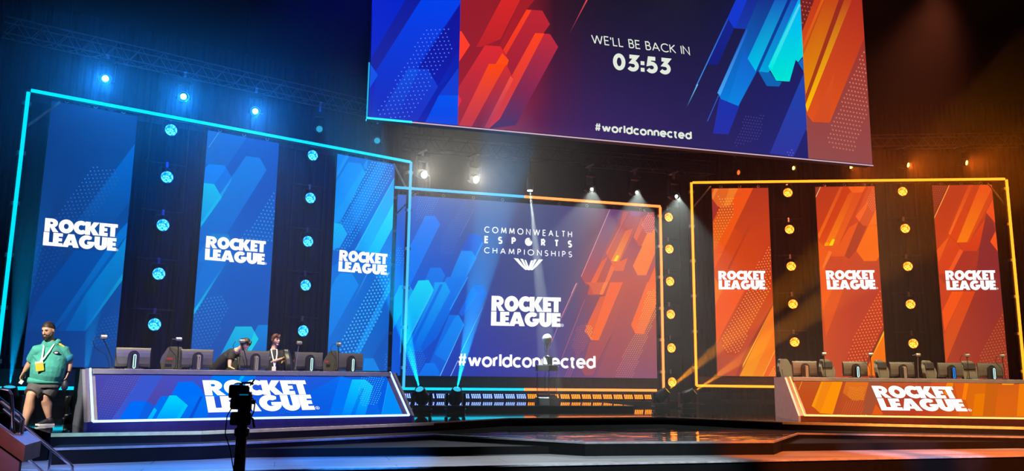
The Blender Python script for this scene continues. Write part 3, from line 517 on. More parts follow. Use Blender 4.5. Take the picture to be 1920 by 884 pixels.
  ('P',((24,40,140),(11.599,10.227),(26,56,170),(11.553,9.127)),[(11.599,10.227),(11.96,10.279),(11.427,9.11),(11.079,9.085)]),
  ('P',((22,38,140),(10.863,9.341),(24,32,130),(10.816,8.036)),[(10.863,9.341),(11.047,9.071),(10.529,8.002),(10.192,7.977)]),
  ('P',((40,70,190),(10.864,9.351),(60,140,235),(10.794,7.438)),[(10.864,9.351),(10.883,9.303),(9.898,7.339),(9.872,7.346)]),
  ('P',((110,200,250),(9.916,7.414),(44,50,120),(9.898,6.805)),[(9.916,7.414),(9.946,7.403),(9.626,6.777),(9.6,6.774)]),
  ('P',((24,40,130),(11.96,10.279),(10,124,220),(11.813,7.012)),[(11.96,10.279),(12.466,10.353),(11.694,7.978),(11.088,6.937),(10.701,6.907),(10.492,7.233)]),
  ('P',((40,90,200),(11.415,9.094),(70,160,240),(11.34,7.25)),[(11.415,9.094),(11.458,9.074),(10.574,7.168),(10.492,7.233)]),
  ('P',((20,92,200),(11.339,8.551),(14,132,226),(11.274,6.956)),[(11.339,8.551),(11.666,7.975),(11.093,6.938),(10.743,6.911)]),
  ('P',((26,66,185),(12.466,10.353),(0,190,232),(12.352,8.029)),[(12.466,10.353),(13.008,10.432),(11.649,7.948),(11.42,8.283)]),
  ('P',((16,36,135),(12.865,10.411),(16,70,160),(12.742,8.074)),[(12.865,10.411),(13.008,10.432),(11.747,7.959),(11.649,7.958)]),
  ('P',((26,66,190),(12.979,10.428),(0,160,220),(12.853,8.061)),[(12.979,10.428),(13.12,10.448),(13.12,9.729),(13.023,9.122),(12.031,7.966),(11.736,7.953)]),
  ('P',((0,176,250),(13.114,10.289),(0,228,214),(12.98,7.821)),[(13.114,10.289),(13.12,9.99),(13.12,9.09),(12.661,7.785),(12.257,7.76),(12.027,8.128)]),
  ('P',((90,210,245),(13.074,10.071),(0,235,225),(12.971,8.162)),[(13.074,10.071),(13.117,10.025),(12.134,8.064),(12.027,8.128)]),
  ('P',((0,215,222),),[(13.12,9.184),(13.12,8.557),(12.954,8.365),(12.841,8.454)]),
  ('P',((16,100,180),),[(11.735,7.943),(12.086,7.973),(12.256,7.75),(12.421,7.743),(12.332,7.607),(11.958,7.581)]),
  ('P',((20,104,192),),[(13.12,8.109),(12.952,8.339),(13.12,8.513)]),
  ('P',((28,50,170),(10.54,7.091),(40,48,168),(10.507,6.121)),[(10.54,7.091),(11.114,6.93),(10.768,6.145),(10.325,6.124)]),
  ('P',((44,90,200),),[(10.51,7.166),(10.164,6.44),(10.187,6.433),(10.533,7.159)]),
  ('P',((28,68,172),(13.124,8.103),(48,54,158),(12.993,5.737)),[(13.12,8.094),(13.12,6.552),(12.674,5.71),(11.96,5.737)]),
  ('P',((38,36,110),),[(13.12,6.47),(13.12,5.71),(12.682,5.71),(12.674,5.71)]),
  ('D',[(11.292,6.727),(11.829,6.756),(11.719,6.106),(10.886,5.789)],(11.429,6.342),(0.08,-0.002),(-0.046,-0.082),0.016,((70,62,138),)),
  ('D',[(12.491,5.881),(12.711,5.9),(12.648,5.738),(12.457,5.741)],(12.577,5.815),(0.082,-0.003),(-0.047,-0.073),0.0192,((80,90,190),)),
 ],
 'B3': [
  ('G',4,10,[[(139,64,61),(141,65,63),(143,66,65),(145,69,68),(146,72,72)],[(153,70,50),(153,66,54),(154,63,57),(153,66,61),(152,68,64)],[(167,77,39),(166,69,44),(165,61,49),(161,62,53),(158,63,57)],[(181,84,27),(178,71,35),(176,59,42),(170,59,46),(165,59,49)],[(196,92,15),(191,75,25),(186,59,34),(179,56,38),(172,55,42)],[(189,83,17),(190,72,24),(190,59,30),(182,54,34),(174,52,37)],[(176,69,23),(183,64,26),(189,59,30),(181,53,32),(169,48,34)],[(163,54,29),(176,56,29),(186,57,30),(180,53,31),(165,46,32)],[(152,41,34),(167,48,32),(183,55,31),(180,53,30),(162,43,31)],[(150,40,34),(166,47,32),(182,54,31),(181,53,30),(162,43,30)],[(150,40,34),(165,47,32),(181,54,31),(182,54,30),(163,44,30)]]),
  ('P',((112,32,34),),[(13.12,10.158),(13.12,10.523),(13.733,10.613),(13.138,9.206)]),
  ('D',[(13.12,10.234),(13.12,10.523),(13.733,10.613),(13.143,9.29)],(13.328,10.138),(0.104,-0.002),(-0.074,-0.123),0.0222,((190,84,60),)),
  ('P',((190,52,28),(13.733,10.613),(210,74,20),(13.623,8.767)),[(13.12,9.218),(13.733,10.613),(14.078,10.664),(13.135,8.707),(13.12,8.907)]),
  ('P',((222,90,24),),[(13.867,10.419),(13.12,8.863),(13.12,8.791),(13.166,8.779),(13.946,10.4)]),
  ('P',((196,66,24),(13.969,10.419),(232,140,0),(13.79,7.492)),[(13.12,8.554),(13.969,10.419),(14.424,10.484),(13.154,7.425),(13.12,8.104)]),
  ('P',((146,38,34),(14.424,10.484),(170,60,24),(14.215,7.264)),[(14.424,10.484),(14.666,10.519),(13.132,7.152),(13.151,7.478)]),
  ('P',((186,54,30),(14.602,10.51),(255,185,0),(14.375,7.089)),[(14.602,10.51),(14.858,10.546),(13.17,6.968),(13.122,7.178)]),
  ('P',((176,44,32),(14.858,10.546),(222,82,28),(14.604,6.833)),[(14.858,10.546),(15.14,10.587),(15.14,9.346),(13.854,6.76),(13.323,6.73),(13.144,6.938)]),
  ('P',((214,78,34),),[(13.527,7.139),(14.077,8.184),(13.854,6.76),(13.335,6.732)]),
  ('P',((160,52,42),(15.158,9.382),(148,76,76),(14.887,5.592)),[(15.14,9.346),(15.14,5.71),(13.12,5.71),(13.12,5.85),(13.156,6.929),(13.323,6.72),(13.853,6.75)]),
  ('D',[(15.099,9.005),(15.14,7.544),(15.14,7.29),(14.512,5.937),(13.925,5.967),(13.738,6.351)],(14.476,6.897),(0.101,-0.006),(-0.078,-0.116),0.0229,((214,124,90),(15.099,9.005),(190,110,96),(14.512,5.937))),
 ],
 'S4': [
  ('G',4,10,[[(183,74,51),(188,74,47),(194,76,42),(213,90,34),(232,104,27)],[(195,77,45),(197,76,41),(201,76,37),(214,85,32),(228,95,26)],[(206,80,39),(206,77,35),(207,75,32),(215,81,29),(223,87,26)],[(218,82,33),(216,79,30),(214,75,27),(217,77,26),(220,80,25)],[(230,85,27),(226,81,24),(222,76,21),(219,74,22),(217,73,23)],[(235,86,23),(230,80,21),(224,75,18),(219,71,20),(214,68,22)],[(231,82,22),(226,77,21),(220,72,19),(216,69,20),(212,66,22)],[(227,78,22),(221,73,21),(215,68,20),(212,66,21),(209,64,22)],[(226,76,22),(219,71,22),(212,66,21),(208,63,22),(204,62,22)],[(227,77,23),(219,70,23),(210,64,22),(204,61,23),(198,59,24)],[(228,77,24),(218,70,24),(208,63,24),(200,59,25),(192,57,26)]]),
  ('P',((250,86,20),(1.763,7.067),(250,92,16),(1.679,4.579)),[(0.775,6.219),(1.743,7.05),(2.319,7.05),(1.098,4.602),(0.775,4.585)]),
  ('P',((236,104,36),),[(0.775,6.837),(0.863,7.05),(1.763,7.05),(1.416,6.359),(0.981,6.349),(0.775,6.682)]),
  ('P',((250,128,40),),[(1.423,7.05),(1.763,7.05),(1.416,6.359),(1.195,6.361)]),
  ('P',((252,130,54),),[(0.775,6.809),(0.884,7.05),(1.024,7.05),(0.81,6.631),(0.775,6.674)]),
  ('P',((172,52,42),),[(0.775,6.642),(0.981,6.349),(1.075,6.331),(0.775,5.769)]),
  ('P',((218,76,30),(1.558,6.402),(250,110,20),(1.498,4.579)),[(0.775,5.769),(1.075,6.331),(1.558,6.402),(1.524,6.026),(0.775,4.611)]),
  ('D',[(0.993,6.741),(1.582,6.744),(1.524,6.026),(0.775,4.651),(0.775,5.678),(1.066,6.34)],(1.113,6.016),(0.102,0.004),(-0.059,-0.106),0.0213,((255,170,80),(0.993,6.741),(255,150,30),(0.761,4.625))),
  ('P',((188,56,30),(2.324,7.061),(208,66,24),(2.257,5.23)),[(2.319,7.05),(2.87,7.05),(2.87,5.608),(1.899,5.232),(1.559,5.541)]),
  ('P',((194,60,26),),[(2.104,5.62),(1.265,3.967),(1.328,3.934),(2.167,5.586)]),
  ('P',((252,98,20),),[(0.775,4.573),(1.097,4.572),(0.775,3.954)]),
  ('P',((205,62,24),),[(2.87,5.036),(2.87,3.584),(2.071,3.584)]),
  ('D',[(2.87,4.936),(2.87,3.602),(2.251,3.928)],(2.676,4.15),(0.1,0.013),(-0.054,-0.108),0.0225,((255,140,70),)),
  ('P',((255,124,30),),[(0.775,3.665),(1.066,3.135),(0.775,2.554)]),
  ('P',((255,92,24),(1.067,3.166),(250,96,30),(1.005,1.149)),[(0.775,2.596),(1.067,3.166),(1.858,3.168),(0.775,1.166)]),
  ('P',((206,60,20),(2.992,3.655),(196,62,30),(2.873,0.771)),[(1.924,3.181),(2.507,3.565),(2.87,3.632),(2.87,2.694),(1.622,0.759),(1.103,0.797),(0.943,1.281)]),
  ('D',[(1.924,3.181),(2.598,3.655),(2.861,3.655),(2.748,3.026),(2.193,2.176),(1.626,0.868),(1.126,0.864),(0.943,1.281)],(2.0,2.333),(0.112,0.036),(-0.063,-0.112),0.0244,((255,155,60),)),
  ('P',((208,68,30),(2.913,2.802),(196,74,44),(2.799,0.022)),[(2.87,2.747),(2.87,2.683),(1.531,0.006),(1.497,0.006),(1.123,0.006),(1.492,0.757),(2.182,1.865)]),
  ('P',((150,46,28),(2.887,2.704),(176,60,34),(2.778,0.022)),[(2.87,2.675),(2.87,2.57),(2.868,2.557),(1.716,0.366),(1.531,0.006),(1.497,0.006),(1.432,0.006),(1.753,0.804)]),
  ('P',((240,110,30),(2.894,2.659),(255,200,40),(2.798,0.312)),[(2.87,2.614),(2.87,2.515),(1.684,0.3),(1.706,0.431)]),
  ('P',((255,112,26),(2.904,2.579),(255,156,16),(2.798,-0.013)),[(1.57,0.006),(2.87,2.514),(2.87,0.006)]),
  ('P',((255,106,22),(2.914,1.781),(255,138,16),(2.841,-0.012)),[(2.019,0.006),(2.87,1.693),(2.87,0.924),(2.403,0.006)]),
  ('P',((250,100,26),),[(2.403,0.006),(2.87,0.948),(2.87,0.006)]),
  ('P',((255,190,70),),[(2.87,0.972),(2.387,0.006),(2.41,0.006),(2.87,0.925)]),
  ('D',[(2.575,0.006),(2.87,0.53),(2.87,0.006)],(2.81,0.204),(0.077,0.001),(-0.042,-0.074),0.0214,((255,190,70),)),
 ],
 'S5': [
  ('G',4,10,[[(203,77,43),(201,73,41),(201,70,37),(202,68,32),(204,65,27)],[(208,77,40),(202,71,39),(199,67,37),(200,66,34),(200,64,31)],[(212,77,36),(204,69,37),(198,64,37),(197,63,35),(196,62,34)],[(217,77,32),(206,68,34),(197,61,36),(195,61,37),(193,60,37)],[(222,78,28),(208,67,32),(196,58,35),(193,58,37),(190,59,39)],[(226,78,25),(212,67,29),(199,59,33),(194,58,36),(190,58,39)],[(225,76,23),(217,71,26),(209,65,28),(202,62,30),(195,59,33)],[(224,74,22),(222,73,23),(219,71,23),(210,66,25),(200,61,27)],[(219,71,22),(221,72,22),(223,74,21),(214,69,22),(205,63,24)],[(205,64,26),(210,66,24),(214,67,22),(210,65,24),(205,63,27)],[(191,58,29),(198,59,26),(205,61,24),(206,62,26),(205,62,29)]]),
  ('P',((156,54,34),),[(4.6,7.07),(4.787,7.07),(4.6,6.702)]),
  ('P',((255,196,140),),[(4.8,7.07),(4.777,7.07),(4.6,6.708),(4.6,6.654),(4.803,7.069)]),
  ('P',((192,58,28),(5.543,7.095),(215,66,24),(5.435,5.091)),[(4.6,6.637),(4.799,7.07),(5.532,7.07),(4.615,5.095),(4.6,5.204)]),
  ('P',((222,80,28),(5.512,7.095),(252,108,24),(5.403,5.071)),[(4.6,5.238),(5.499,7.07),(5.618,7.07),(4.646,5.075),(4.6,5.193)]),
  ('P',((206,60,24),(5.63,7.094),(228,68,20),(5.506,4.826)),[(5.618,7.07),(5.887,7.07),(4.837,4.828),(4.646,5.075)]),
  ('P',((232,84,26),(5.851,6.841),(255,122,10),(5.739,4.817)),[(5.759,6.738),(5.851,6.841),(6.292,6.815),(5.305,4.839),(4.805,4.82)]),
  ('P',((224,74,24),(6.02,6.839),(240,90,18),(5.906,4.828)),[(6.02,6.839),(6.292,6.815),(5.305,4.839),(5.09,4.831)]),
  ('P',((255,225,0),),[(5.123,5.085),(5.207,5.06),(5.11,4.831),(4.977,4.832)]),
  ('P',((255,172,0),),[(4.85,4.93),(4.975,4.946),(4.938,4.82),(4.805,4.82)]),
  ('P',((248,98,30),),[(5.778,7.07),(6.434,7.07),(6.293,6.836),(5.921,6.828)]),
  ('P',((236,82,20),),[(4.804,4.808),(5.305,4.839),(5.732,5.54),(6.133,5.743),(5.516,4.431),(5.03,4.412)]),
  ('P',((206,56,26),),[(6.293,6.824),(6.453,6.897),(6.007,5.929),(6.094,5.735),(5.73,5.499),(5.345,4.867)]),
  ('P',((176,50,28),),[(6.094,5.735),(6.363,5.557),(5.946,4.641),(5.665,4.317),(5.516,4.439)]),
  ('P',((218,76,34),),[(6.528,7.07),(6.74,7.07),(6.74,6.117),(6.433,5.568),(6.239,5.57),(5.988,5.929)]),
  ('P',((248,98,36),),[(6.49,6.523),(6.394,6.214),(6.12,5.722),(5.988,5.929)]),
  ('P',((252,112,28),),[(6.74,6.189),(6.74,5.609),(6.426,5.568)]),
  ('P',((255,108,12),),[(6.425,5.564),(6.74,5.591),(6.74,4.404),(6.644,4.251),(6.201,4.243),(5.945,4.621)]),
  ('D',[(6.592,6.937),(6.74,7.011),(6.74,6.16),(6.74,6.149),(6.589,6.089),(6.385,6.4),(6.478,6.648)],(6.59,6.539),(0.071,0.008),(-0.035,-0.07),0.0156,((246,140,90),)),
  ('P',((242,88,24),),[(4.6,4.482),(4.6,5.043),(4.961,4.583),(4.629,3.793)]),
  ('P',((252,114,40),),[(4.964,4.644),(5.085,4.583),(4.689,3.833),(4.633,3.874)]),
  ('P',((208,62,30),),[(5.085,4.583),(5.03,4.412),(5.516,4.431),(5.372,3.914),(4.668,3.793)]),
  ('P',((248,92,20),),[(4.613,3.988),(4.786,3.988),(4.992,3.138),(4.642,2.426)]),
  ('P',((228,76,24),(5.396,3.161),(236,90,30),(5.304,1.463)),[(4.992,3.147),(5.396,3.161),(4.7,1.459),(4.641,2.404)]),
  ('P',((200,56,24),(6.771,3.473),(190,58,36),(6.562,0.092)),[(6.74,3.408),(6.74,1.842),(5.977,0.085),(5.178,0.076),(5.284,0.465),(5.672,1.379),(6.429,2.742)]),
  ('D',[(6.74,3.367),(6.74,1.938),(5.935,0.085),(5.136,0.075),(5.651,1.379),(6.429,2.742)],(6.123,1.635),(0.111,0.014),(-0.07,-0.118),0.0228,((255,130,60),)),
  ('P',((140,42,22),(6.839,1.976),(160,50,30),(6.721,0.094)),[(6.74,1.802),(6.74,1.677),(6.128,0.517),(5.893,0.084),(5.767,0.083),(6.306,1.037)]),
  ('P',((255,205,30),(6.847,1.845),(255,150,10),(6.217,0.604)),[(6.74,1.693),(6.193,0.615),(6.241,0.592),(6.74,1.574)]),
  ('P',((255,118,12),),[(6.74,1.576),(6.74,0.094),(5.893,0.084),(6.217,0.604)]),
 ],
 'S6': [
  ('G',4,10,[[(184,66,39),(175,62,42),(170,61,43),(165,59,45),(161,58,46)],[(185,64,37),(175,60,40),(169,58,42),(163,57,44),(157,56,46)],[(186,63,35),(175,58,38),(168,56,41),(161,55,43),(154,53,46)],[(187,61,33),(175,56,36),(167,54,39),(159,52,43),(151,51,46)],[(188,59,31),(176,55,34),(166,52,38),(157,50,42),(148,49,46)],[(192,59,29),(182,55,32),(171,53,35),(160,50,40),(149,48,44)],[(200,60,27),(195,59,28),(186,57,31),(171,53,36),(157,49,41)],[(205,61,25),(207,63,25),(201,62,28),(183,56,33),(165,51,38)],[(200,58,25),(205,61,25),(205,62,26),(191,58,30),(178,54,35)],[(188,53,26),(196,57,26),(200,59,26),(195,59,29),(190,58,32)],[(176,48,27),(185,52,27),(194,55,26),(198,58,27),(201,61,29)]]),
  ('P',((124,38,30),),[(8.79,7.08),(9.38,7.08),(8.79,5.876)]),
  ('D',[(8.79,7.08),(9.369,7.08),(8.79,6.019)],(8.964,6.714),(0.072,-0.009),(-0.042,-0.078),0.0162,((186,76,44),)),
  ('P',((255,170,70),),[(9.395,7.08),(8.79,5.882),(8.79,5.82),(9.426,7.08)]),
  ('P',((178,46,28),(9.437,7.111),(205,60,24),(9.251,4.619)),[(8.79,5.798),(9.421,7.08),(10.087,7.08),(8.799,4.62),(8.79,4.989)]),
  ('P',((206,64,28),(10.099,7.103),(250,104,34),(9.95,5.198)),[(10.088,7.08),(10.241,7.08),(9.302,5.201),(9.242,5.257)]),
  ('P',((190,50,26),(10.252,7.101),(226,66,22),(10.08,4.925)),[(10.241,7.08),(10.505,7.08),(9.514,4.928),(9.302,5.201)]),
  ('P',((226,72,26),(10.916,7.115),(255,124,18),(10.735,4.918)),[(10.485,7.08),(10.9,7.08),(10.9,6.918),(10.895,6.855),(9.93,4.934),(9.502,4.924)]),
  ('P',((200,58,28),(10.906,6.985),(230,78,24),(10.736,4.931)),[(10.9,6.974),(10.9,6.91),(10.874,6.553),(9.93,4.934),(9.862,4.935)]),
  ('P',((228,66,22),(10.681,5.953),(220,62,26),(10.571,4.61)),[(9.567,4.885),(9.921,4.926),(10.681,5.953),(10.751,5.739),(10.183,4.616),(9.717,4.613)]),
  ('P',((136,42,40),(10.881,6.596),(146,44,46),(10.633,3.586)),[(10.881,6.596),(10.628,6.04),(10.808,5.803),(10.878,5.355),(10.677,4.931),(10.868,4.613),(10.9,4.257),(10.9,3.604),(10.113,3.837),(10.26,4.679)]),
  ('P',((242,78,30),),[(10.876,6.532),(10.9,6.134),(10.9,5.652),(10.615,6.031)]),
  ('P',((252,88,30),),[(10.89,5.354),(10.9,5.195),(10.9,4.591),(10.667,4.952)]),
  ('P',((242,88,24),),[(8.79,4.447),(8.79,4.652),(9.29,5.193),(8.805,4.154)]),
  ('P',((222,66,24),),[(9.299,5.15),(9.705,4.605),(9.098,3.796),(8.79,3.76),(8.79,4.133),(8.793,4.154)]),
  ('P',((244,90,36),),[(9.583,4.681),(9.706,4.617),(9.237,3.796),(9.078,3.796)]),
  ('P',((176,52,34),),[(9.716,4.596),(10.174,4.607),(9.833,3.795),(9.237,3.796)]),
  ('P',((212,66,28),),[(8.79,3.17),(8.79,3.657),(9.205,3.124),(8.81,2.401)]),
  ('P',((252,88,20),),[(9.205,3.132),(9.605,3.133),(8.839,1.664),(8.81,2.401)]),
  ('P',((228,72,22),(9.605,3.133),(220,86,30),(9.406,0.554)),[(9.605,3.133),(10.008,3.134),(8.798,0.548),(8.812,1.578)]),
  ('P',((160,50,32),(10.924,2.583),(164,62,40),(10.718,0.146)),[(10.9,2.539),(10.9,0.148),(9.709,0.134),(10.302,1.417)]),
  ('D',[(10.9,2.511),(10.9,0.148),(9.627,0.133),(10.302,1.417)],(10.547,1.13),(0.103,0.018),(-0.066,-0.111),0.0204,((206,100,60),)),
 ],
 'DL': [
  ('G',12,8,[[(56,68,173),(51,74,186),(47,78,198),(37,84,211),(26,89,224),(22,90,226),(20,88,223),(19,87,219),(16,90,221),(12,94,225),(8,99,229),(5,103,233),(1,107,236)],[(61,69,172),(59,73,182),(56,76,191),(44,82,206),(30,88,221),(23,90,226),(21,89,223),(18,88,221),(15,90,222),(11,95,226),(8,99,229),(5,102,232),(2,106,235)],[(66,70,171),(66,73,178),(65,75,184),(51,81,200),(34,88,218),(25,90,226),(21,90,224),(18,90,223),(14,91,224),(11,95,226),(8,98,229),(5,101,232),(2,104,234)],[(71,71,171),(72,72,174),(74,73,176),(58,79,194),(39,87,215),(26,90,225),(22,91,225),(17,91,224),(13,92,225),(10,95,227),(7,98,229),(5,100,231),(2,103,233)],[(75,72,170),(77,72,172),(79,73,173),(63,79,191),(43,86,212),(30,90,223),(25,90,224),(20,91,224),(15,92,225),(12,95,227),(9,97,229),(6,99,230),(3,102,232)],[(75,73,171),(77,74,174),(79,74,176),(66,79,191),(49,85,209),(36,89,220),(30,89,221),(25,90,222),(20,91,223),(16,94,225),(12,96,227),(8,98,229),(4,101,232)],[(75,74,172),(77,75,176),(79,76,180),(68,79,192),(53,84,206),(42,87,216),(36,88,218),(30,89,219),(25,90,221),(20,92,224),(14,95,226),(10,97,228),(5,100,231)],[(74,75,173),(76,76,178),(78,77,183),(70,80,193),(58,84,204),(48,86,212),(42,87,215),(36,88,217),(30,89,219),(23,91,222),(17,94,225),(12,96,227),(6,99,230)],[(74,76,173),(76,77,180),(78,79,186),(72,81,194),(62,83,202),(54,85,209),(47,86,212),(41,86,214),(35,87,217),(27,90,220),(21,93,223),(14,95,226),(8,98,229)]]),
  ('P',((58,88,208),),[(0.383,0.03),(0.95,1.16),(1.308,1.16),(0.973,0.467),(0.698,0.47),(0.505,0.03)]),
  ('D',[(0.431,1.12),(0.95,1.15),(0.458,0.075),(0.211,0.03),(0.175,0.03),(0.175,0.177),(0.215,0.708)],(0.437,0.6),(0.04,-0.011),(-0.021,-0.053),0.0065,((100,124,226),(0.431,1.12),(84,104,205),(0.458,0.075))),
  ('P',((0,112,250),),[(1.557,0.976),(1.819,0.989),(1.951,0.773),(1.975,0.583),(1.61,0.402),(1.48,0.615),(1.398,0.634)]),
  ('P',((0,122,246),),[(2.205,1.16),(3.024,1.16),(2.822,0.576),(1.975,0.583),(2.132,1.041)]),
  ('P',((0,180,255),),[(2.737,1.16),(2.807,1.16),(2.686,0.965),(2.638,0.965)]),
  ('P',((0,108,248),),[(0.498,0.03),(0.713,0.477),(0.974,0.478),(1.088,0.343),(0.951,0.03)]),
  ('P',((12,96,226),),[(0.799,0.03),(0.974,0.478),(1.088,0.343),(0.951,0.03)]),
  ('P',((0,112,242),),[(1.221,0.6),(1.364,0.599),(1.153,0.165),(1.087,0.03),(1.022,0.03),(1.123,0.242),(1.078,0.309)]),
  ('P',((0,200,255),(1.085,0.309),(0,170,255),(1.058,-0.016)),[(0.946,0.03),(1.085,0.309),(1.123,0.242),(1.022,0.03)]),
  ('P',((0,118,248),(1.694,0.597),(4,104,240),(1.622,-0.034)),[(1.694,0.597),(1.976,0.594),(1.977,0.123),(1.93,0.03),(1.48,0.03),(1.62,0.356)]),
  ('P',((12,80,212),),[(1.633,0.03),(1.896,0.588),(1.947,0.588),(1.693,0.03)]),
  ('P',((0,215,255),(1.48,0.615),(0,160,255),(1.415,-0.017)),[(1.09,0.03),(1.366,0.611),(1.48,0.615),(1.638,0.378),(1.474,0.03)]),
  ('P',((0,205,255),(1.635,0.374),(0,185,255),(1.43,-0.017)),[(1.615,0.394),(1.424,0.03),(1.484,0.03),(1.655,0.354)]),
  ('P',((0,108,240),(4.775,1.185),(14,90,225),(4.446,-0.036)),[(3.957,0.642),(4.737,1.16),(4.765,1.16),(4.287,0.03),(3.286,0.03),(3.642,0.201)]),
  ('P',((0,118,248),),[(4.773,1.16),(4.834,1.16),(5.018,1.065),(4.503,0.03),(4.254,0.03),(4.244,0.03)]),
  ('P',((0,94,228),),[(5.357,1.16),(5.83,1.16),(5.83,0.03),(5.333,0.03),(5.42,0.863)]),
  ('P',((0,142,250),),[(5.363,0.03),(5.83,1.011),(5.83,0.03)]),
  ('P',((20,160,255),),[(5.83,1.029),(5.355,0.03),(5.371,0.03),(5.83,0.994)]),
  ('P',((0,200,255),(5.018,1.065),(0,136,255),(4.722,0.018)),[(4.503,0.03),(5.018,1.065),(5.31,1.067),(5.43,0.863),(5.004,0.03)]),
  ('P',((0,150,248),(5.139,0.795),(0,116,240),(4.909,0.013)),[(4.691,0.03),(5.139,0.795),(5.209,0.795),(4.785,0.03)]),
  ('D',[(5.244,1.16),(5.789,1.16),(5.385,0.333),(4.982,0.262),(5.041,0.663)],(5.285,0.712),(0.051,-0.011),(-0.036,-0.058),0.0108,((70,200,255),)),
  ('D',[(3.589,1.157),(3.71,1.16),(4.123,1.16),(4.056,1.025),(3.59,1.032)],(3.839,1.096),(0.048,-0.01),(-0.034,-0.053),0.0081,((84,124,240),)),
  ('D',[(3.569,0.847),(3.858,0.925),(3.765,0.593),(3.465,0.11),(3.234,0.068),(3.488,0.546)],(3.559,0.508),(0.046,-0.01),(-0.032,-0.049),0.0078,((40,140,250),)),
 ],
 'DR': [
  ('G',12,8,[[(196,75,25),(192,75,30),(188,75,34),(187,72,36),(187,67,36),(188,62,35),(196,69,31),(206,82,26),(217,95,20),(223,103,17),(220,101,18),(217,99,19),(214,97,20)],[(196,76,25),(193,76,30),(189,76,34),(187,73,36),(186,69,36),(186,64,37),(192,69,34),(203,81,28),(215,93,22),(223,103,17),(220,101,18),(218,99,19),(215,97,20)],[(196,77,25),(193,77,29),(190,77,33),(187,75,36),(185,70,37),(184,66,38),(188,68,36),(200,80,30),(212,91,24),(223,102,18),(221,101,19),(219,99,19),(216,98,20)],[(196,77,25),(193,78,29),(190,78,33),(188,76,36),(185,72,38),(182,67,40),(184,68,39),(197,79,32),(210,90,26),(222,101,19),(221,100,19),(219,100,19),(217,99,20)],[(195,78,25),(193,79,29),(191,79,32),(188,78,35),(184,74,38),(180,69,41),(180,68,42),(194,78,35),(207,88,28),(220,99,21),(221,100,20),(220,100,20),(218,99,20)],[(194,79,27),(193,80,29),(192,81,32),(190,80,35),(186,76,38),(182,72,41),(179,69,43),(192,78,36),(204,87,29),(217,97,22),(220,99,20),(220,99,20),(219,99,20)],[(194,81,28),(193,81,31),(193,82,33),(192,82,35),(189,79,38),(186,75,41),(182,72,44),(192,79,38),(202,87,31),(213,94,24),(217,98,22),(217,98,21),(217,98,21)],[(193,82,30),(193,83,32),(193,84,34),(193,84,35),(191,81,38),(189,79,41),(187,76,44),(193,80,39),(201,86,33),(209,93,26),(214,96,23),(214,97,23),(215,97,22)],[(191,83,32),(193,84,33),(194,85,34),(195,86,36),(193,84,38),(192,82,41),(191,79,43),(195,82,40),(200,87,34),(206,91,28),(211,95,24),(212,96,24),(212,96,23)]]),
  ('P',((246,160,40),),[(0.351,1.17),(0.188,0.863),(0.198,0.855),(0.366,1.17)]),
  ('P',((250,150,20),),[(0.818,1.17),(0.865,1.17),(0.403,0.253),(0.355,0.317)]),
  ('P',((244,134,18),),[(0.865,1.17),(1.329,1.17),(0.765,0.053),(0.485,0.082),(0.403,0.253)]),
  ('P',((255,146,10),),[(0.869,0.792),(1.084,1.17),(1.329,1.17),(0.765,0.053),(0.485,0.082)]),
  ('P',((184,76,36),),[(1.329,1.17),(1.369,1.17),(1.4,1.143),(1.215,0.786),(0.897,0.055),(0.765,0.053)]),
  ('P',((226,112,32),(1.412,1.182),(214,104,30),(1.211,0.522)),[(1.406,1.17),(1.947,1.17),(1.625,0.53),(1.355,0.525),(1.212,0.786)]),
  ('D',[(1.431,0.991),(1.801,0.998),(1.616,0.53),(1.346,0.525),(1.295,0.713)],(1.497,0.749),(0.037,-0.007),(-0.031,-0.05),0.0085,((255,170,50),)),
  ('P',((204,96,52),),[(1.23,0.518),(0.959,0.06),(0.968,0.054),(1.239,0.512)]),
  ('P',((204,96,52),),[(1.286,0.52),(1.013,0.061),(1.022,0.055),(1.295,0.513)]),
  ('P',((204,96,52),),[(1.341,0.521),(1.068,0.062),(1.077,0.056),(1.35,0.514)]),
  ('P',((204,96,52),),[(1.397,0.522),(1.123,0.063),(1.131,0.057),(1.406,0.515)]),
  ('P',((204,96,52),),[(1.453,0.523),(1.177,0.064),(1.186,0.058),(1.462,0.516)]),
  ('P',((204,96,52),),[(1.508,0.524),(1.232,0.065),(1.24,0.059),(1.517,0.517)]),
  ('P',((204,96,52),),[(1.564,0.525),(1.286,0.066),(1.295,0.06),(1.573,0.518)]),
  ('P',((204,96,52),),[(1.62,0.526),(1.341,0.067),(1.349,0.061),(1.628,0.519)]),
  ('P',((204,96,52),),[(1.675,0.527),(1.395,0.069),(1.404,0.062),(1.684,0.521)]),
  ('P',((166,82,50),),[(1.948,1.17),(2.272,1.17),(1.657,0.071),(1.443,0.066)]),
  ('P',((228,92,24),),[(1.654,0.05),(1.855,0.394),(1.917,0.111),(1.896,0.05)]),
  ('D',[(2.576,1.139),(3.11,1.149),(3.045,1.021),(2.582,1.012)],(2.828,1.08),(0.044,-0.007),(-0.037,-0.046),0.0077,((236,140,70),)),
  ('P',((216,86,36),),[(3.431,1.169),(3.497,1.17),(3.785,1.17),(3.702,0.981),(3.333,0.974)]),
  ('P',((248,134,10),),[(3.799,1.17),(3.954,1.17),(3.876,1.005),(3.703,1.002)]),
  ('P',((248,130,10),),[(3.605,0.883),(3.749,0.886),(3.657,0.696),(3.583,0.757)]),
  ('P',((226,96,22),),[(3.967,1.17),(4.217,1.17),(3.896,0.556),(3.873,0.173),(3.887,0.05),(3.624,0.05),(3.814,0.596)]),
  ('P',((255,126,10),),[(4.217,1.17),(4.313,1.17),(3.988,0.568),(3.916,0.598)]),
  ('P',((222,106,16),),[(4.313,1.17),(4.728,1.17),(4.152,0.05),(3.907,0.05),(3.992,0.568)]),
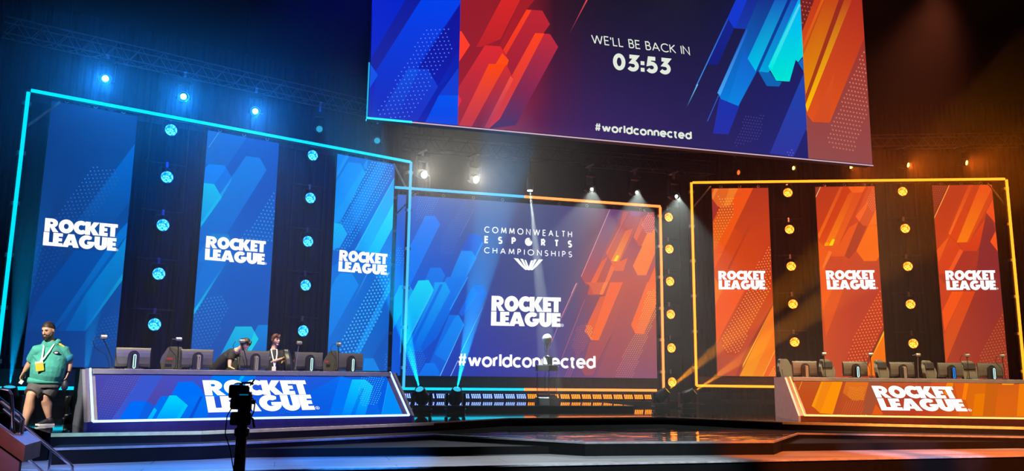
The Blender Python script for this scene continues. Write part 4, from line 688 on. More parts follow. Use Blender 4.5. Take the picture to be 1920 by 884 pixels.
  ('P',((236,120,6),),[(3.919,0.05),(4.299,0.791),(4.535,0.796),(4.152,0.05)]),
  ('P',((206,98,16),),[(4.152,0.05),(4.728,1.17),(5.022,1.17),(4.426,0.05)]),
  ('P',((255,160,24),),[(5.087,1.17),(5.384,1.17),(5.34,1.118),(5.084,1.113)]),
  ('P',((242,124,12),),[(4.911,0.05),(5.503,1.17),(5.83,1.17),(5.83,0.238),(5.734,0.05)]),
 ],
}
TEXT = {
 'S1': [('ROCKET',(0.707,3.461),(1.715,0.037),(-0.009,0.348)),('LEAGUE',(0.706,3.1),(1.719,0.02),(-0.009,0.346)),('.',(2.448,3.155),0.0315)],
 'S2': [('ROCKET',(4.764,3.455),(1.742,0.03),(-0.003,0.341)),('LEAGUE',(4.767,3.104),(1.742,0.01),(-0.009,0.327)),('.',(6.544,3.154),0.0325)],
 'S3': [('ROCKET',(8.899,3.461),(1.706,0.034),(0.005,0.347)),('LEAGUE',(8.893,3.121),(1.716,0.022),(0.002,0.323)),('.',(10.647,3.177),0.0335)],
 'C': [('ROCKET',(6.822,2.104),(2.49,0.03),(0.002,0.515)),('LEAGUE',(6.814,1.603),(2.499,0.019),(0.003,0.48)),('.',(9.382,1.683),0.0512),('#worldconnected',(5.676,0.2),(4.938,0.002),(-0.001,0.482)),('COMMONWEALTH',(6.525,4.795),(3.218,0.012),(0.001,0.226)),('ESPORTS',(6.532,4.427),(3.211,0.012),(0.001,0.258)),('CHAMPIONSHIPS',(6.527,4.077),(3.216,0.013),(0.002,0.213)),('WING',(7.607,3.549),(1.075,0.005),(-0.016,0.411))],
 'S4': [('ROCKET',(0.913,3.551),(1.706,0.001),(0.002,0.331)),('LEAGUE',(0.914,3.185),(1.691,0.005),(0.003,0.346)),('.',(2.653,3.225),0.0328)],
 'S5': [('ROCKET',(4.809,3.556),(1.723,0.014),(-0.008,0.337)),('LEAGUE',(4.823,3.189),(1.721,0.016),(-0.011,0.347)),('.',(6.595,3.243),0.0319)],
 'S6': [('ROCKET',(9.004,3.538),(1.713,0.012),(0.002,0.348)),('LEAGUE',(9.009,3.176),(1.706,0.012),(-0.003,0.339)),('.',(10.762,3.229),0.031)],
 'DL': [('ROCKET',(1.974,0.571),(1.985,0.013),(0.003,0.41)),('LEAGUE',(1.971,0.127),(2.009,0.031),(0.005,0.42)),('.',(4.042,0.208),0.041)],
 'DR': [('ROCKET',(1.926,0.581),(1.883,0.007),(0.017,0.408)),('LEAGUE',(1.903,0.16),(1.951,0.004),(0.024,0.4)),('.',(3.92,0.206),0.0414)],
 'B2': [("WE'LL BE BACK IN",(7.016,8.136),(2.708,0.02),(-0.027,0.236)),('03:53',(7.564,7.514),(1.609,0.044),(-0.003,0.443)),('#worldconnected',(7.071,5.871),(2.638,0.027),(-0.002,0.231))],
}
RECT = {'S1': (0.555, 0.03, 2.663, 6.94), 'S2': (4.59, 0.03, 6.742, 6.92), 'S3': (8.69, 0.03, 10.785, 6.925), 'C': (3.5, -0.108, 12.98, 5.945), 'B1': (1.6, 5.71, 3.67, 12), 'B2': (3.67, 5.71, 13.12, 12), 'B3': (13.12, 5.71, 15.14, 12), 'S4': (0.775, 0.006, 2.87, 7.05), 'S5': (4.6, 0.006, 6.74, 7.07), 'S6': (8.79, 0.006, 10.9, 7.08), 'DL': (0.175, 0.03, 5.83, 1.16), 'DR': (0.165, 0.05, 5.83, 1.17)}
WALKER = {'head': (-0.061,0.0,1.65),'top': (-0.076,0.0,1.8),'chin': (-0.081,-0.03,1.498),'neck': (-0.015,0.03,1.446),'chest': (0.027,0.02,1.212),'belly': (0.007,-0.04,0.96),'hip': (-0.048,0.02,0.765),'shL': (-0.196,-0.05,1.346),'elL': (-0.316,0.06,1.077),'wrL': (-0.391,0.08,0.937),'haL': (-0.421,0.07,0.853),'shR': (0.213,0.05,1.338),'elR': (0.307,0.08,1.086),'wrR': (0.311,0.05,0.927),'haR': (0.286,0.02,0.815),'hpL': (-0.128,0.0,0.691),'knL': (-0.191,-0.14,0.512),'anL': (-0.254,-0.12,0.105),'toL': (-0.26,-0.3,-0.088),'hpR': (0.061,0.05,0.692),'knR': (-0.008,0.0,0.49),'anR': (0.064,0.12,0.137),'toR': (-0.047,0.0,0.034)}
BENDER = {'head': (0.576,-0.1,1.525),'top': (0.588,-0.1,1.682),'chin': (0.605,-0.2,1.389),'neck': (0.44,-0.03,1.424),'chest': (0.296,0.02,1.299),'belly': (0.107,0.06,1.051),'shL': (0.311,-0.12,1.341),'elL': (0.294,-0.2,1.185),'wrL': (0.292,-0.22,1.075),'haL': (0.327,-0.24,1.031),'shR': (0.434,0.18,1.372),'elR': (0.571,0.1,1.316),'wrR': (0.671,-0.02,1.349),'haR': (0.738,-0.1,1.349)}
STANDER = {'head': (0.019,0.0,1.686),'top': (0.001,0.0,1.809),'chin': (0.068,-0.05,1.533),'neck': (-0.015,0.02,1.498),'chest': (0.001,0.0,1.323),'belly': (0.035,-0.0,1.114),'shL': (-0.128,-0.02,1.402),'elL': (-0.047,-0.08,1.182),'wrL': (0.174,-0.22,1.264),'haL': (0.261,-0.26,1.3),'shR': (0.143,0.06,1.408),'elR': (0.203,-0.02,1.163),'wrR': (0.233,-0.2,1.208),'haR': (0.288,-0.25,1.231)}
# ------------------------------------------------------------------ lettering
def arc(cx, cy_, rx, ry, a0, a1, n=14):
    return [(cx + rx * math.cos(math.radians(a0 + (a1 - a0) * i / n)), cy_ + ry * math.sin(math.radians(a0 + (a1 - a0) * i / n))) for i in range(n + 1)]
S = .335
BLOCK = {  # heavy display capitals, cap height 1
 'R': (.88, [[(0, 0), (0, 1), (.45, 1)] + arc(.45, .665, .37, .335, 80, -62) + [(.9, 0), (.53, 0), (.36, .33), (S, .33), (S, 0)], [(S, .58), (S, .745)] + arc(.43, .6625, .085, .0825, 90, -90, 8)]),
 'O': (.94, [arc(.47, .5, .48, .525, 0, 350, 34), arc(.47, .5, .155, .2, 0, 345, 24)]),
 'C': (.74, [arc(.47, .5, .48, .525, 52, 308, 26) + [(.76, .29)] + arc(.49, .5, .17, .2, 310, 50, 16) + [(.76, .71)]]),
 'K': (.92, [[(0, 0), (0, 1), (S, 1), (S, .63), (.53, 1), (.92, 1), (.61, .53), (.95, 0), (.54, 0), (S, .36), (S, 0)]]),
 'E': (.57, [[(0, 0), (0, 1), (.57, 1), (.57, .745), (S, .745), (S, .625), (.54, .625), (.54, .385), (S, .385), (S, .255), (.58, .255), (.58, 0)]]),
 'T': (.64, [[(0, 1), (.66, 1), (.66, .73), (.50, .73), (.50, 0), (.165, 0), (.165, .73), (0, .73)]]),
 'L': (.56, [[(0, 0), (0, 1), (S, 1), (S, .27), (.57, .27), (.57, 0)]]),
 'A': (.98, [[(-.02, 0), (.31, 1), (.67, 1), (1.0, 0), (.65, 0), (.6, .16), (.38, .16), (.33, 0)], [(.43, .36), (.55, .36), (.49, .62)]]),
 'G': (.93, [arc(.47, .5, .48, .525, 50, 345, 26) + [(.95, .56), (.5, .56), (.5, .36), (.66, .36)] + arc(.48, .5, .16, .2, 300, 55, 16) + [(.75, .74)]]),
 'U': (.8, [[(0, 1), (0, .42)] + arc(.4, .40, .4, .425, 180, 360, 18) + [(.8, 1), (.8 - S, 1), (.8 - S, .42)] + arc(.4, .40, .065, .09, 360, 180, 10) + [(S, 1)]]),
}
def o_(cx, cy_, r, a0=0, a1=360, n=20, ry=None): return arc(cx, cy_, r, ry or r, a0, a1, n)
X = .69
LINE = {  # monoline skeletons
 '#': (.66, [[(.0, .3), (.62, .3)], [(.04, .68), (.66, .68)], [(.12, .0), (.25, 1.0)], [(.42, .0), (.55, 1.0)]]),
 'w': (.96, [[(0, X), (.25, 0)], [(.25, 0), (.48, X)], [(.48, X), (.71, 0)], [(.71, 0), (.96, X)]]),
 'o': (.7, [o_(.35, X / 2, .35, ry=.35)]), 'r': (.3, [[(0, 0), (0, X)], o_(.27, .38, .27, 175, 82, 8, ry=.31)]), 'l': (.0, [[(0, 0), (0, 1)]]),
 'd': (.68, [o_(.34, X / 2, .34, ry=.35), [(.68, 0), (.68, 1)]]), 'c': (.58, [o_(.35, X / 2, .35, 48, 312)]),
 'n': (.55, [[(0, 0), (0, X)], [(0, .36)] + o_(.275, .4, .275, 180, 0, 12, ry=.29) + [(.55, 0)]]),
 'e': (.68, [[(.02, X / 2), (.67, X / 2)] + o_(.34, X / 2, .34, 0, 318, 18, ry=.35)]), 't': (.34, [[(.13, .86), (.13, .16)] + o_(.28, .15, .15, 185, 290, 6), [(-.04, X), (.34, X)]]),
 'W': (1.15, [[(0, 1), (.28, 0)], [(.28, 0), (.575, 1)], [(.575, 1), (.87, 0)], [(.87, 0), (1.15, 1)]]), 'E': (.46, [[(.46, 1), (0, 1), (0, 0), (.46, 0)], [(0, .52), (.42, .52)]]),
 "'": (.0, [[(0, 1), (0, .7)]]), 'L': (.42, [[(0, 1), (0, 0), (.42, 0)]]), 'B': (.5, [[(0, 0), (0, 1), (.24, 1)] + o_(.24, .765, .2, 90, -90, 8, ry=.235) + [(0, .53)], [(.24, .53)] + o_(.26, .265, .25, 90, -90, 10, ry=.265) + [(0, 0)]]),
 'A': (.78, [[(0, 0), (.39, 1)], [(.39, 1), (.78, 0)], [(.14, .33), (.64, .33)]]), 'C': (.78, [o_(.47, .5, .47, 45, 315, 20, ry=.5)]), 'K': (.6, [[(0, 0), (0, 1)], [(.56, 1), (.02, .46)], [(.14, .56), (.6, 0)]]),
 'I': (.0, [[(0, 0), (0, 1)]]), 'N': (.68, [[(0, 0), (0, 1), (.68, 0), (.68, 1)]]), 'O': (.98, [o_(.49, .5, .49, 0, 360, 28, ry=.5)]),
 'M': (.86, [[(0, 0), (.1, 1)], [(.1, 1), (.43, .12)], [(.43, .12), (.76, 1)], [(.76, 1), (.86, 0)]]), 'H': (.66, [[(0, 0), (0, 1)], [(.66, 0), (.66, 1)], [(0, .52), (.66, .52)]]),
 'T': (.56, [[(0, 1), (.56, 1)], [(.28, 1), (.28, 0)]]), 'S': (.5, [o_(.26, .75, .24, 40, 250, 12, ry=.25) + o_(.25, .26, .25, 75, -140, 12, ry=.26)]),
 'P': (.48, [[(0, 0), (0, 1), (.22, 1)] + o_(.22, .74, .25, 90, -90, 10, ry=.26) + [(0, .48)]]), 'R': (.5, [[(0, 0), (0, 1), (.22, 1)] + o_(.22, .74, .25, 90, -90, 10, ry=.26) + [(0, .48)], [(.22, .48), (.5, 0)]]),
 '0': (.56, [o_(.28, .5, .28, 0, 360, 22, ry=.5)]), '3': (.5, [[(.02, 1)] + [(.46, 1), (.2, .6)] + o_(.22, .3, .28, 80, -150, 14, ry=.3)]), '5': (.5, [[(.48, 1), (.1, 1), (.04, .56)] + o_(.22, .3, .28, 115, -150, 14, ry=.31)]),
 ':': (.0, [[(0, -.1), (0, .2)], [(0, .42), (0, .72)]]), ' ': (.22, []),
}
def poly_fill(bm, loops, xf):
    vv = [[Vector((p[0], p[1], 0)) for p in lp] for lp in loops]
    flat = [p for lp in vv for p in lp]
    vs = [bm.verts.new(xf(p.x, p.y)) for p in flat]
    for t in tessellate_polygon(vv):
        try: bm.faces.new([vs[i] for i in t])
        except ValueError: pass
def stroke(bm, pts, hw, xf, sx):
    """ribbon of half width hw around a polyline (x scaled by sx so the width stays even)"""
    P = [Vector((p[0] * sx, p[1])) for p in pts]; n = len(P)
    closed = n > 4 and (P[0] - P[-1]).length < 1e-4
    if closed: P = P[:-1]; n -= 1
    L_, R_ = [], []
    for i, p in enumerate(P):
        a = P[i - 1] if (i > 0 or closed) else None
        b = P[(i + 1) % n] if (i < n - 1 or closed) else None
        d1 = (p - a).normalized() if a is not None else (b - p).normalized()
        d2 = (b - p).normalized() if b is not None else d1
        n1, n2 = Vector((-d1.y, d1.x)), Vector((-d2.y, d2.x))
        m = (n1 + n2); m = m.normalized() if m.length > .1 else n1
        k = min(1 / max(m.dot(n1), .35), 2.2)
        L_.append(bm.verts.new(xf(*(p + m * hw * k)))); R_.append(bm.verts.new(xf(*(p - m * hw * k))))
    rng = range(n if closed else n - 1)
    for i in rng:
        j = (i + 1) % n
        bm.faces.new((L_[i], R_[i], R_[j], L_[j]))
def text_line(bm, s, base, ux, uy, hw=None, gap=None, y=0.0, over=None):
    """set one line: base = left end of baseline, ux = full width vector, uy = height vector (in screen metres)"""
    bx, by = base
    asp = math.hypot(*uy) / math.hypot(*ux)          # height / width
    if hw is None:
        tot = sum(BLOCK[c][0] for c in s) + .012 * (len(s) - 1); x = 0
        for c in s:
            wd, lp = BLOCK[c]
            xf = lambda px, py, x=x: (bx + ux[0] * (x + px) / tot + uy[0] * py, y, by + ux[1] * (x + px) / tot + uy[1] * py)
            poly_fill(bm, lp, xf); x += wd + .012
        return
    sc = 1 - 2 * hw                                   # skeleton height inside the cap height
    nat = sum(LINE[c][0] for c in s) * sc + (len(s) - 1) * (gap + 2 * hw) + 2 * hw
    fx = (1 / asp) / nat                              # horizontal stretch that fills the measured width
    x = hw * fx
    for c in s:
        wd, st = LINE[c]
        if c == 'O' and over: over(bm, x, fx * sc * wd, bx, by, ux, uy, asp)
        else:
            for pl in st:
                stroke(bm, [(px * sc, hw + py * sc) for px, py in pl], hw * (.72 if c == '#' else 1), lambda px, py, x=x: (bx + ux[0] * (x + px) * asp + uy[0] * py, y, by + ux[1] * (x + px) * asp + uy[1] * py), fx)
        x += (wd * sc + gap + 2 * hw) * fx
def swirl_o(bm, x, wdt, bx, by, ux, uy, asp):
    r = .56
    lp = [(.5 + r * math.cos(a), .5 + r * math.sin(a)) for a in [math.radians(k) for k in range(70, 372, 12)]] + [(.78, .56), (.98, .72), (.66, .66), (.82, .92), (.52, .78)]
    poly_fill(bm, [lp], lambda px, py: (bx + ux[0] * (x + (px - .05) * .95) * asp + uy[0] * py, YT, by + ux[1] * (x + (px - .05) * .95) * asp + uy[1] * py))
YT = -.05
WINGMARK = [[(0, 1), (.15, .98), (.34, .35), (.43, .04), (.38, .03), (.2, .45)], [(.22, .98), (.31, .96), (.47, .08), (.43, .04), (.36, .32)],
            [(.36, .9), (.42, .86), (.5, .3), (.58, .86), (.66, .9), (.53, .02), (.47, .02)], [(.78, .98), (.69, .96), (.53, .08), (.57, .04), (.64, .32)], [(1, 1), (.85, .98), (.66, .35), (.57, .04), (.62, .03), (.8, .45)]]

def lettering(key, parent):
    """each text block of one screen as its own emissive part of the display"""
    blocks = {}
    for t in TEXT[key]:
        k = 'mark' if t[0] in ('ROCKET', 'LEAGUE', '.') else t[0]
        blocks.setdefault(k, []).append(t)
    for k, ts in blocks.items():
        bm = bmesh.new()
        for t in ts:
            if t[0] == '.':
                (cx, cz), r = t[1], t[2]
                if r > .03: poly_fill(bm, [arc(cx, cz, r, r, 0, 350, 18), arc(cx, cz, r * .78, r * .78, 0, 345, 16)], lambda a, b: (a, YT, b)); poly_fill(bm, [[(cx - r * .3, cz - r * .45), (cx - r * .3, cz + r * .45), (cx + r * .3, cz + r * .3), (cx, cz), (cx + r * .35, cz - r * .45), (cx + r * .1, cz - r * .45), (cx - r * .1, cz - r * .1), (cx - r * .1, cz - r * .45)]], lambda a, b: (a, YT, b))
                else: poly_fill(bm, [arc(cx, cz, r, r, 0, 340, 12)], lambda a, b: (a, YT, b))
                continue
            s, base, ux, uy = t
            if s in ('ROCKET', 'LEAGUE'): text_line(bm, s, base, ux, uy, y=YT)
            elif s == 'WING':
                for lp in WINGMARK: poly_fill(bm, [lp], lambda a, b: (base[0] + ux[0] * a + uy[0] * b, YT, base[1] + ux[1] * a + uy[1] * b))
            else:
                hw, gap = {'#worldconnected': (.105, .035) if key == 'B2' else (.09, .035), 'COMMONWEALTH': (.07, .42), 'ESPORTS': (.11, 1.15), 'CHAMPIONSHIPS': (.07, .4), "WE'LL BE BACK IN": (.058, .1), '03:53': (.118, .05)}[s]
                text_line(bm, s, base, ux, uy, hw, gap, YT, swirl_o if s == 'ESPORTS' else None)
        obj('emblem' if k == 'WING' else 'lettering', bm, M_PALE_LED if key == 'B2' else M_WHITE_LED, parent)

# ------------------------------------------------------------------ LED pictures
def gcol(g, p):
    if len(g) == 1: return lin(g[0])
    c0, a, c1, b = g
    dx, dy = b[0] - a[0], b[1] - a[1]; L2 = dx * dx + dy * dy or 1
    t = ((p[0] - a[0]) * dx + (p[1] - a[1]) * dy) / L2
    t = max(-.3, min(1.3, t))
    return lin([max(0, min(255, c0[k] + (c1[k] - c0[k]) * t)) for k in range(3)])
def inside(p, poly):
    r = False; j = len(poly) - 1
    for i in range(len(poly)):
        (xi, yi), (xj, yj) = poly[i], poly[j]
        if (yi > p[1]) != (yj > p[1]) and p[0] < (xj - xi) * (p[1] - yi) / (yj - yi) + xi: r = not r
        j = i
    return r
def picture(key, parent):
    """the moving-graphic still on one LED wall: coloured facets laid on the screen face"""
    x0, z0, x1, z1 = RECT[key]
    verts, faces, cols, midx = [], [], [], []
    def quad(ps, cs, dep, mi):
        b = len(verts)
        for p in ps: verts.append((p[0], -dep, p[1]))
        faces.append(list(range(b, b + len(ps)))); cols.extend(cs); midx.append(mi)
    dep = 0.004
    for it in ART[key]:
        if it[0] == 'G':
            _, nx, ny, m = it
            for j in range(ny):
                for i in range(nx):
                    P = lambda a, b: (x0 + (x1 - x0) * a / nx, z0 + (z1 - z0) * b / ny)
                    quad([P(i, j), P(i + 1, j), P(i + 1, j + 1), P(i, j + 1)], [lin(m[b][a]) for a, b in ((i, j), (i + 1, j), (i + 1, j + 1), (i, j + 1))], dep, 0)
        elif it[0] == 'P':
            dep += .0006
            pts = it[2]
            for t in tessellate_polygon([[Vector((p[0], p[1], 0)) for p in pts]]):
                quad([pts[k] for k in t], [gcol(it[1], pts[k]) for k in t], dep, 0)
        else:
            dep += .0006
            _, poly, c, a, b, r, g = it
            xs = [p[0] for p in poly]; ys = [p[1] for p in poly]
            n = int(max(max(xs) - min(xs), max(ys) - min(ys)) / min(math.hypot(*a), math.hypot(*b))) + 3
            for i in range(-n, n + 1):
                for j in range(-n, n + 1):
                    p = (c[0] + a[0] * i + b[0] * j, c[1] + a[1] * i + b[1] * j)
                    if x0 + r < p[0] < x1 - r and z0 + r < p[1] < z1 - r and inside(p, poly):
                        k = gcol(g, p)
                        quad([(p[0] + 1.2 * r * math.cos(q), p[1] + 1.2 * r * math.sin(q)) for q in (.3, 1.347, 2.394, 3.442, 4.489, 5.536)], [k] * 6, dep, 1)
    me = bpy.data.meshes.new('display'); me.from_pydata(verts, [], faces)
    at = me.color_attributes.new('Col', 'FLOAT_COLOR', 'CORNER')
    at.data.foreach_set('color', [v for c in cols for v in (*c, 1.0)])
    me.materials.append(M_IMG); me.materials.append(M_IMGDOT)
    me.polygons.foreach_set('material_index', midx)
    return link('display', me, parent)
M_CAB = mat('screen_cabinet', (.015, .015, .017), .5, .3)
def screen(key, label, loc, rotz, group, depth=.12, tabs=3):
    x0, z0, x1, z1 = RECT[key]
    t = thing('led_screen', label, 'screen', loc, rotz, group)
    obj('cabinet', BX(x0 - .012, x1 + .012, .002, depth, z0 - .012, z1 + .012), M_CAB, t)
    d = picture(key, t)
    if key in TEXT: lettering(key, d)
    if tabs:
        for k in range(tabs):   # rigging eyes above the top edge
            u = x0 + (x1 - x0) * (k + .5) / tabs
            bm = bmesh.new(); tube(bm, [(u + .045 * math.cos(a), .04, z1 + .075 + .045 * math.sin(a)) for a in (2 * PI * i / 14 for i in range(15))], .009, 6)
            obj('rigging_eye', bm, M_ALU, t)
    return t
wl = local(L0, WING, 0, .15, 0); wr = local(R0, -WING, 0, .15, 0)
screen('S1', 'blue screen panel nearest the outer end of the blue wing, behind the walking man', wl, WING, 'blue wing screens')
screen('S2', 'middle blue screen panel, behind the person bending over the desk', wl, WING, 'blue wing screens')
screen('S3', 'bright blue dotted screen panel at the inner end of the blue wing', wl, WING, 'blue wing screens')
screen('C', 'wide centre screen fading from blue to orange with championship title lettering', (0, 27, 0), 0, None, .15, 9)
screen('S4', 'orange screen panel at the inner end of the orange wing, clear of the desk', wr, -WING, 'orange wing screens')
screen('S5', 'middle orange screen panel with a small yellow tip above its lettering', wr, -WING, 'orange wing screens')
screen('S6', 'darker orange screen panel at the outer end of the orange wing', wr, -WING, 'orange wing screens')

# the hanging screen: three faces side by side in one box
hs = thing('hanging_screen', 'huge overhead screen with the countdown, hung above the stage', 'screen', (0, 18, 0))
obj('cabinet', BX(1.58, 15.16, .002, .3, 5.69, 12.02), M_CAB, hs)
for k in ('B1', 'B2', 'B3'):
    d = picture(k, hs)
    if k in TEXT: lettering(k, d)
obj('bottom_edge', BX(2.6, 15.16, -.02, .0, 5.665, 5.69), emis('lilac_edge_glow', (.8, .55, .72), .8), hs, label='thin pale lilac light line along the bottom edge')
obj('corner_glow', BX(1.56, 2.6, -.03, .0, 5.66, 5.7), emis('cyan_edge_glow', (.02, .7, 1.0), 1.6), hs, label='cyan light line at the lower corner')
obj('corner_glow', BX(1.555, 1.585, -.03, .0, 5.66, 7.0), emis('cyan_edge_glow_side', (.02, .5, .9), .9), hs, label='cyan light line up the side edge')
for u in (2.6, 8.4, 14.2):
    obj('hanging_cable', TB([(u, .15, 12.0), (u, .15, 13.0)], .02, 8), M_METAL, hs)

# ------------------------------------------------------------------ neon frames
M_CYAN_W = emis('pale_cyan_neon', (.06, .47, 1.0), 1.35)
M_GLOW_CLOTH = mat('black_glow_cloth', (.07, .07, .07), .9, var=.2)
def neon(name, a, b, m, parent, r=.045):
    return obj(name, TB([a, b], r, 10), m, parent)
def frame(label, loc, rotz, Wd, z0, z1, sides, group, glow_cloth=-.03):
    """truss frame carrying LED tubes; sides = list of (a, b, material) tube runs in local coordinates"""
    t = thing('light_frame', label, 'light frame', loc, rotz, group)
    for u in (0, Wd):
        obj('post', BX(u - .07, u + .07, .06, .2, Z_DECK, z1 + .03), M_METAL, t)
        for k in range(6):
            zz = z0 + .6 + (z1 - z0 - 1.0) * k / 5
            obj('coupler', BX(u - .1, u + .1, .04, .23, zz, zz + .1), M_ALU, t)
        obj('foot', BX(u - .25, u + .25, -.12, .4, Z_DECK, Z_DECK + .03), M_METAL, t)
    obj('top_rail', BX(-.07, Wd + .07, .07, .19, z1 - .06, z1 + .05), M_METAL, t)
    obj('bottom_rail', BX(-.07, Wd + .07, .07, .19, z0 - .06, z0 + .04), M_METAL, t)
    obj('brace', TB([(.05, .16, z1 - .95), (.75, .16, z1 - .12)], .035, 8), M_ALU, t)
    obj('brace', TB([(Wd - .05, .16, z1 - .95), (Wd - .6, .16, z1 - .12)], .035, 8), M_ALU, t)
    for a, b, m in sides: neon('led_tube', a, b, m, t)
    obj('glow_cloth', BX(.1, Wd - .1, .2, .235, z0 + .05, glow_cloth), M_GLOW_CLOTH, t, label='black cloth added below the screens to catch tube glow')  # cloth added behind the tubes so their glow brightens this band
    return t
ZT, ZB = 7.07, -.5
frame('cyan light tube frame around the three blue screens', L0, WING, 11.35, ZB, ZT,
      [((.05, 0, ZT), (11.3, 0, ZT), M_CYAN), ((0, 0, ZB), (0, 0, ZT - .06), M_CYAN), ((11.33, 0, ZB), (11.33, 0, ZT), M_CYAN_W), ((.0, 0, ZB), (11.3, 0, ZB), M_CYAN)], 'wing light frames')
ZT2, ZB2 = 7.26, -.354
frame('amber light tube frame around the three orange screens', R0, -WING, 11.36, ZB2, ZT2,
      [((.05, 0, ZT2), (11.3, 0, ZT2), M_ORANGE), ((0, 0, ZB2), (0, 0, ZT2), M_ORANGE), ((11.36, 0, ZB2), (11.36, 0, ZT2 - .03), M_ORANGE), ((0, 0, ZB2), (4.6, 0, ZB2), M_ORANGE)], 'wing light frames')
frame('half cyan half amber light tube frame around the wide centre screen', (3.38, 26.86, 0), 0, 9.78, -.525, 6.15,
      [((0, 0, 6.15), (4.55, 0, 6.15), M_CYAN_W), ((4.55, 0, 6.15), (9.78, 0, 6.15), M_PINK), ((9.78, 0, -.525), (9.78, 0, 6.12), M_PINK), ((.3, 0, -.525), (4.6, 0, -.525), M_CYAN), ((4.6, 0, -.525), (9.5, 0, -.525), M_PINK)], None, -.13)

# ------------------------------------------------------------------ lamp ladders and LED cans
def ladder(label, loc, rotz, zs, top, group):
    t = thing('lamp_ladder', label, 'lamp stand', loc, rotz, group)
    for s in (-.52, .52): obj('pole', TB([(s, .12, Z_DECK), (s, .12, top)], .025, 8), M_METAL, t)
    for z in zs: obj('crossbar', TB([(-.56, .12, z + .42), (.56, .12, z + .42)], .022, 8), M_METAL, t)
    obj('base_plate', BX(-.6, .6, -.1, .35, Z_DECK, Z_DECK + .02), M_METAL, t)
    return t
def can(label, loc, rotz, lens, group):
    t = thing('led_can', label, 'stage lamp', loc, rotz, group)
    Ma = Matrix.Rotation(PI / 2, 4, 'X')      # local +Z of the lathe -> -Y (towards the audience)
    obj('body', LT([(.1, -.16), (.15, -.14), (.165, -.03), (.175, 0), (.19, .015), (.19, .05), (.172, .05), (.168, .02)], 24, Ma), M_METAL, t, smooth=False)
    obj('lens', LT([(.01, .021), (.165, .021), (.165, .034), (.12, .046), (.01, .05)], 24, Ma), lens, t)
    bm = bmesh.new(); tube(bm, [(-.21, .06, 0), (-.21, .06, .2), (-.16, .1, .3), (.16, .1, .3), (.21, .06, .2), (.21, .06, 0)], .014, 6)
    obj('yoke', bm, M_METAL, t)
    obj('clamp', BX(-.03, .03, .06, .15, .3, .46), M_ALU, t)
    return t
ZS = [6.79, 5.4, 4.01, 2.63, 1.22]
first = {}
def column(o0, ang, u, zs, lens, side, where):
    base = local(o0, ang, u, .4, 0)
    ladder(f'black pole ladder carrying {side} lamps {where}', base, ang, zs, zs[0] + .6, 'lamp ladders')
    words = ['topmost', 'second from top', 'middle', 'second from bottom', 'lowest']
    for z, wd in zip(zs, words):
        lb = f'{side} round lamp {wd} in the column {where}'
        p = base + Vector((0, 0, z))
        if side not in first: first[side] = can(lb, p, ang, lens, side + ' column lamps')
        else: dup(first[side], p, (0, 0, ang), lb, side + ' column lamps')
column(L0, WING, 3.63, ZS, M_PARB, 'blue', 'between the outer and middle blue screens')
column(L0, WING, 7.95, ZS, M_PARB, 'blue', 'between the middle and inner blue screens')
column(R0, -WING, 3.64, [6.91, 5.49, 4.09, 2.67, 1.27], M_PARO, 'amber', 'between the inner and middle orange screens')
column(R0, -WING, 7.82, [6.91, 5.5, 4.08, 2.68, 1.25], M_PARO, 'amber', 'between the middle and outer orange screens')
ladder('black pole ladder carrying amber lamps beside the centre screen', (13.95, 27.8, 0), 0, [5.96, 4.73, 3.5, 2.26, 1.01], 6.6, 'lamp ladders')
for z, wd in zip([5.96, 4.73, 3.5, 2.26, 1.01, -.24], ['topmost', 'second from top', 'third from top', 'third from bottom', 'second from bottom', 'lowest']):
    dup(first['amber'], (13.95, 27.8, z), (0, 0, 0), f'amber round lamp {wd} in the column between centre screen and orange wing', 'amber column lamps')

# ------------------------------------------------------------------ overhead trusses and their lamps
def truss(label, loc, rotz, x0, x1, z, h=.46, d=.46, M_TRUSS=None):
    M_TRUSS = M_TRUSS or M_TRUSS_GREY
    t = thing('truss', label, 'truss', loc, rotz, 'overhead trusses')
    for y in (-d / 2, d / 2):
        for zz in (z, z + h): obj('chord', TB([(x0, y, zz), (x1, y, zz)], .026, 8), M_TRUSS, t)
    bm = bmesh.new(); n = int((x1 - x0) / .62)
    for i in range(n):
        a, b = x0 + (x1 - x0) * i / n, x0 + (x1 - x0) * (i + .5) / n; c = x0 + (x1 - x0) * (i + 1) / n
        for y in (-d / 2, d / 2):
            tube(bm, [(a, y, z), (b, y, z + h)], .013, 6); tube(bm, [(b, y, z + h), (c, y, z)], .013, 6)
        tube(bm, [(a, -d / 2, z), (b, d / 2, z)], .012, 6); tube(bm, [(b, d / 2, z), (c, -d / 2, z)], .012, 6)
    obj('lattice', bm, M_TRUSS, t)
    for k in (.12, .5, .88):
        u = x0 + (x1 - x0) * k
        obj('hanging_chain', TB([(u, 0, z + h), (u, 0, 13.0)], .012, 6), M_METAL, t)
    return t
M_TRUSS_GREY = mat('grey_truss_tube', (.13, .14, .17), .4, .7, var=.2)
truss('long lattice truss above the blue wing, ending behind the hanging screen', local(L0, WING, 0, 1.6, 0), WING, -.6, 12.6, 8.95)
truss('long lattice truss above the orange wing, starting behind the hanging screen', local(R0, -WING, 0, 1.6, 0), -WING, -1.3, 12.8, 8.95)
truss('short lattice truss above the centre screen', (9, 25.6, 0), 0, -5.6, 5.6, 7.15, M_TRUSS=M_METAL)

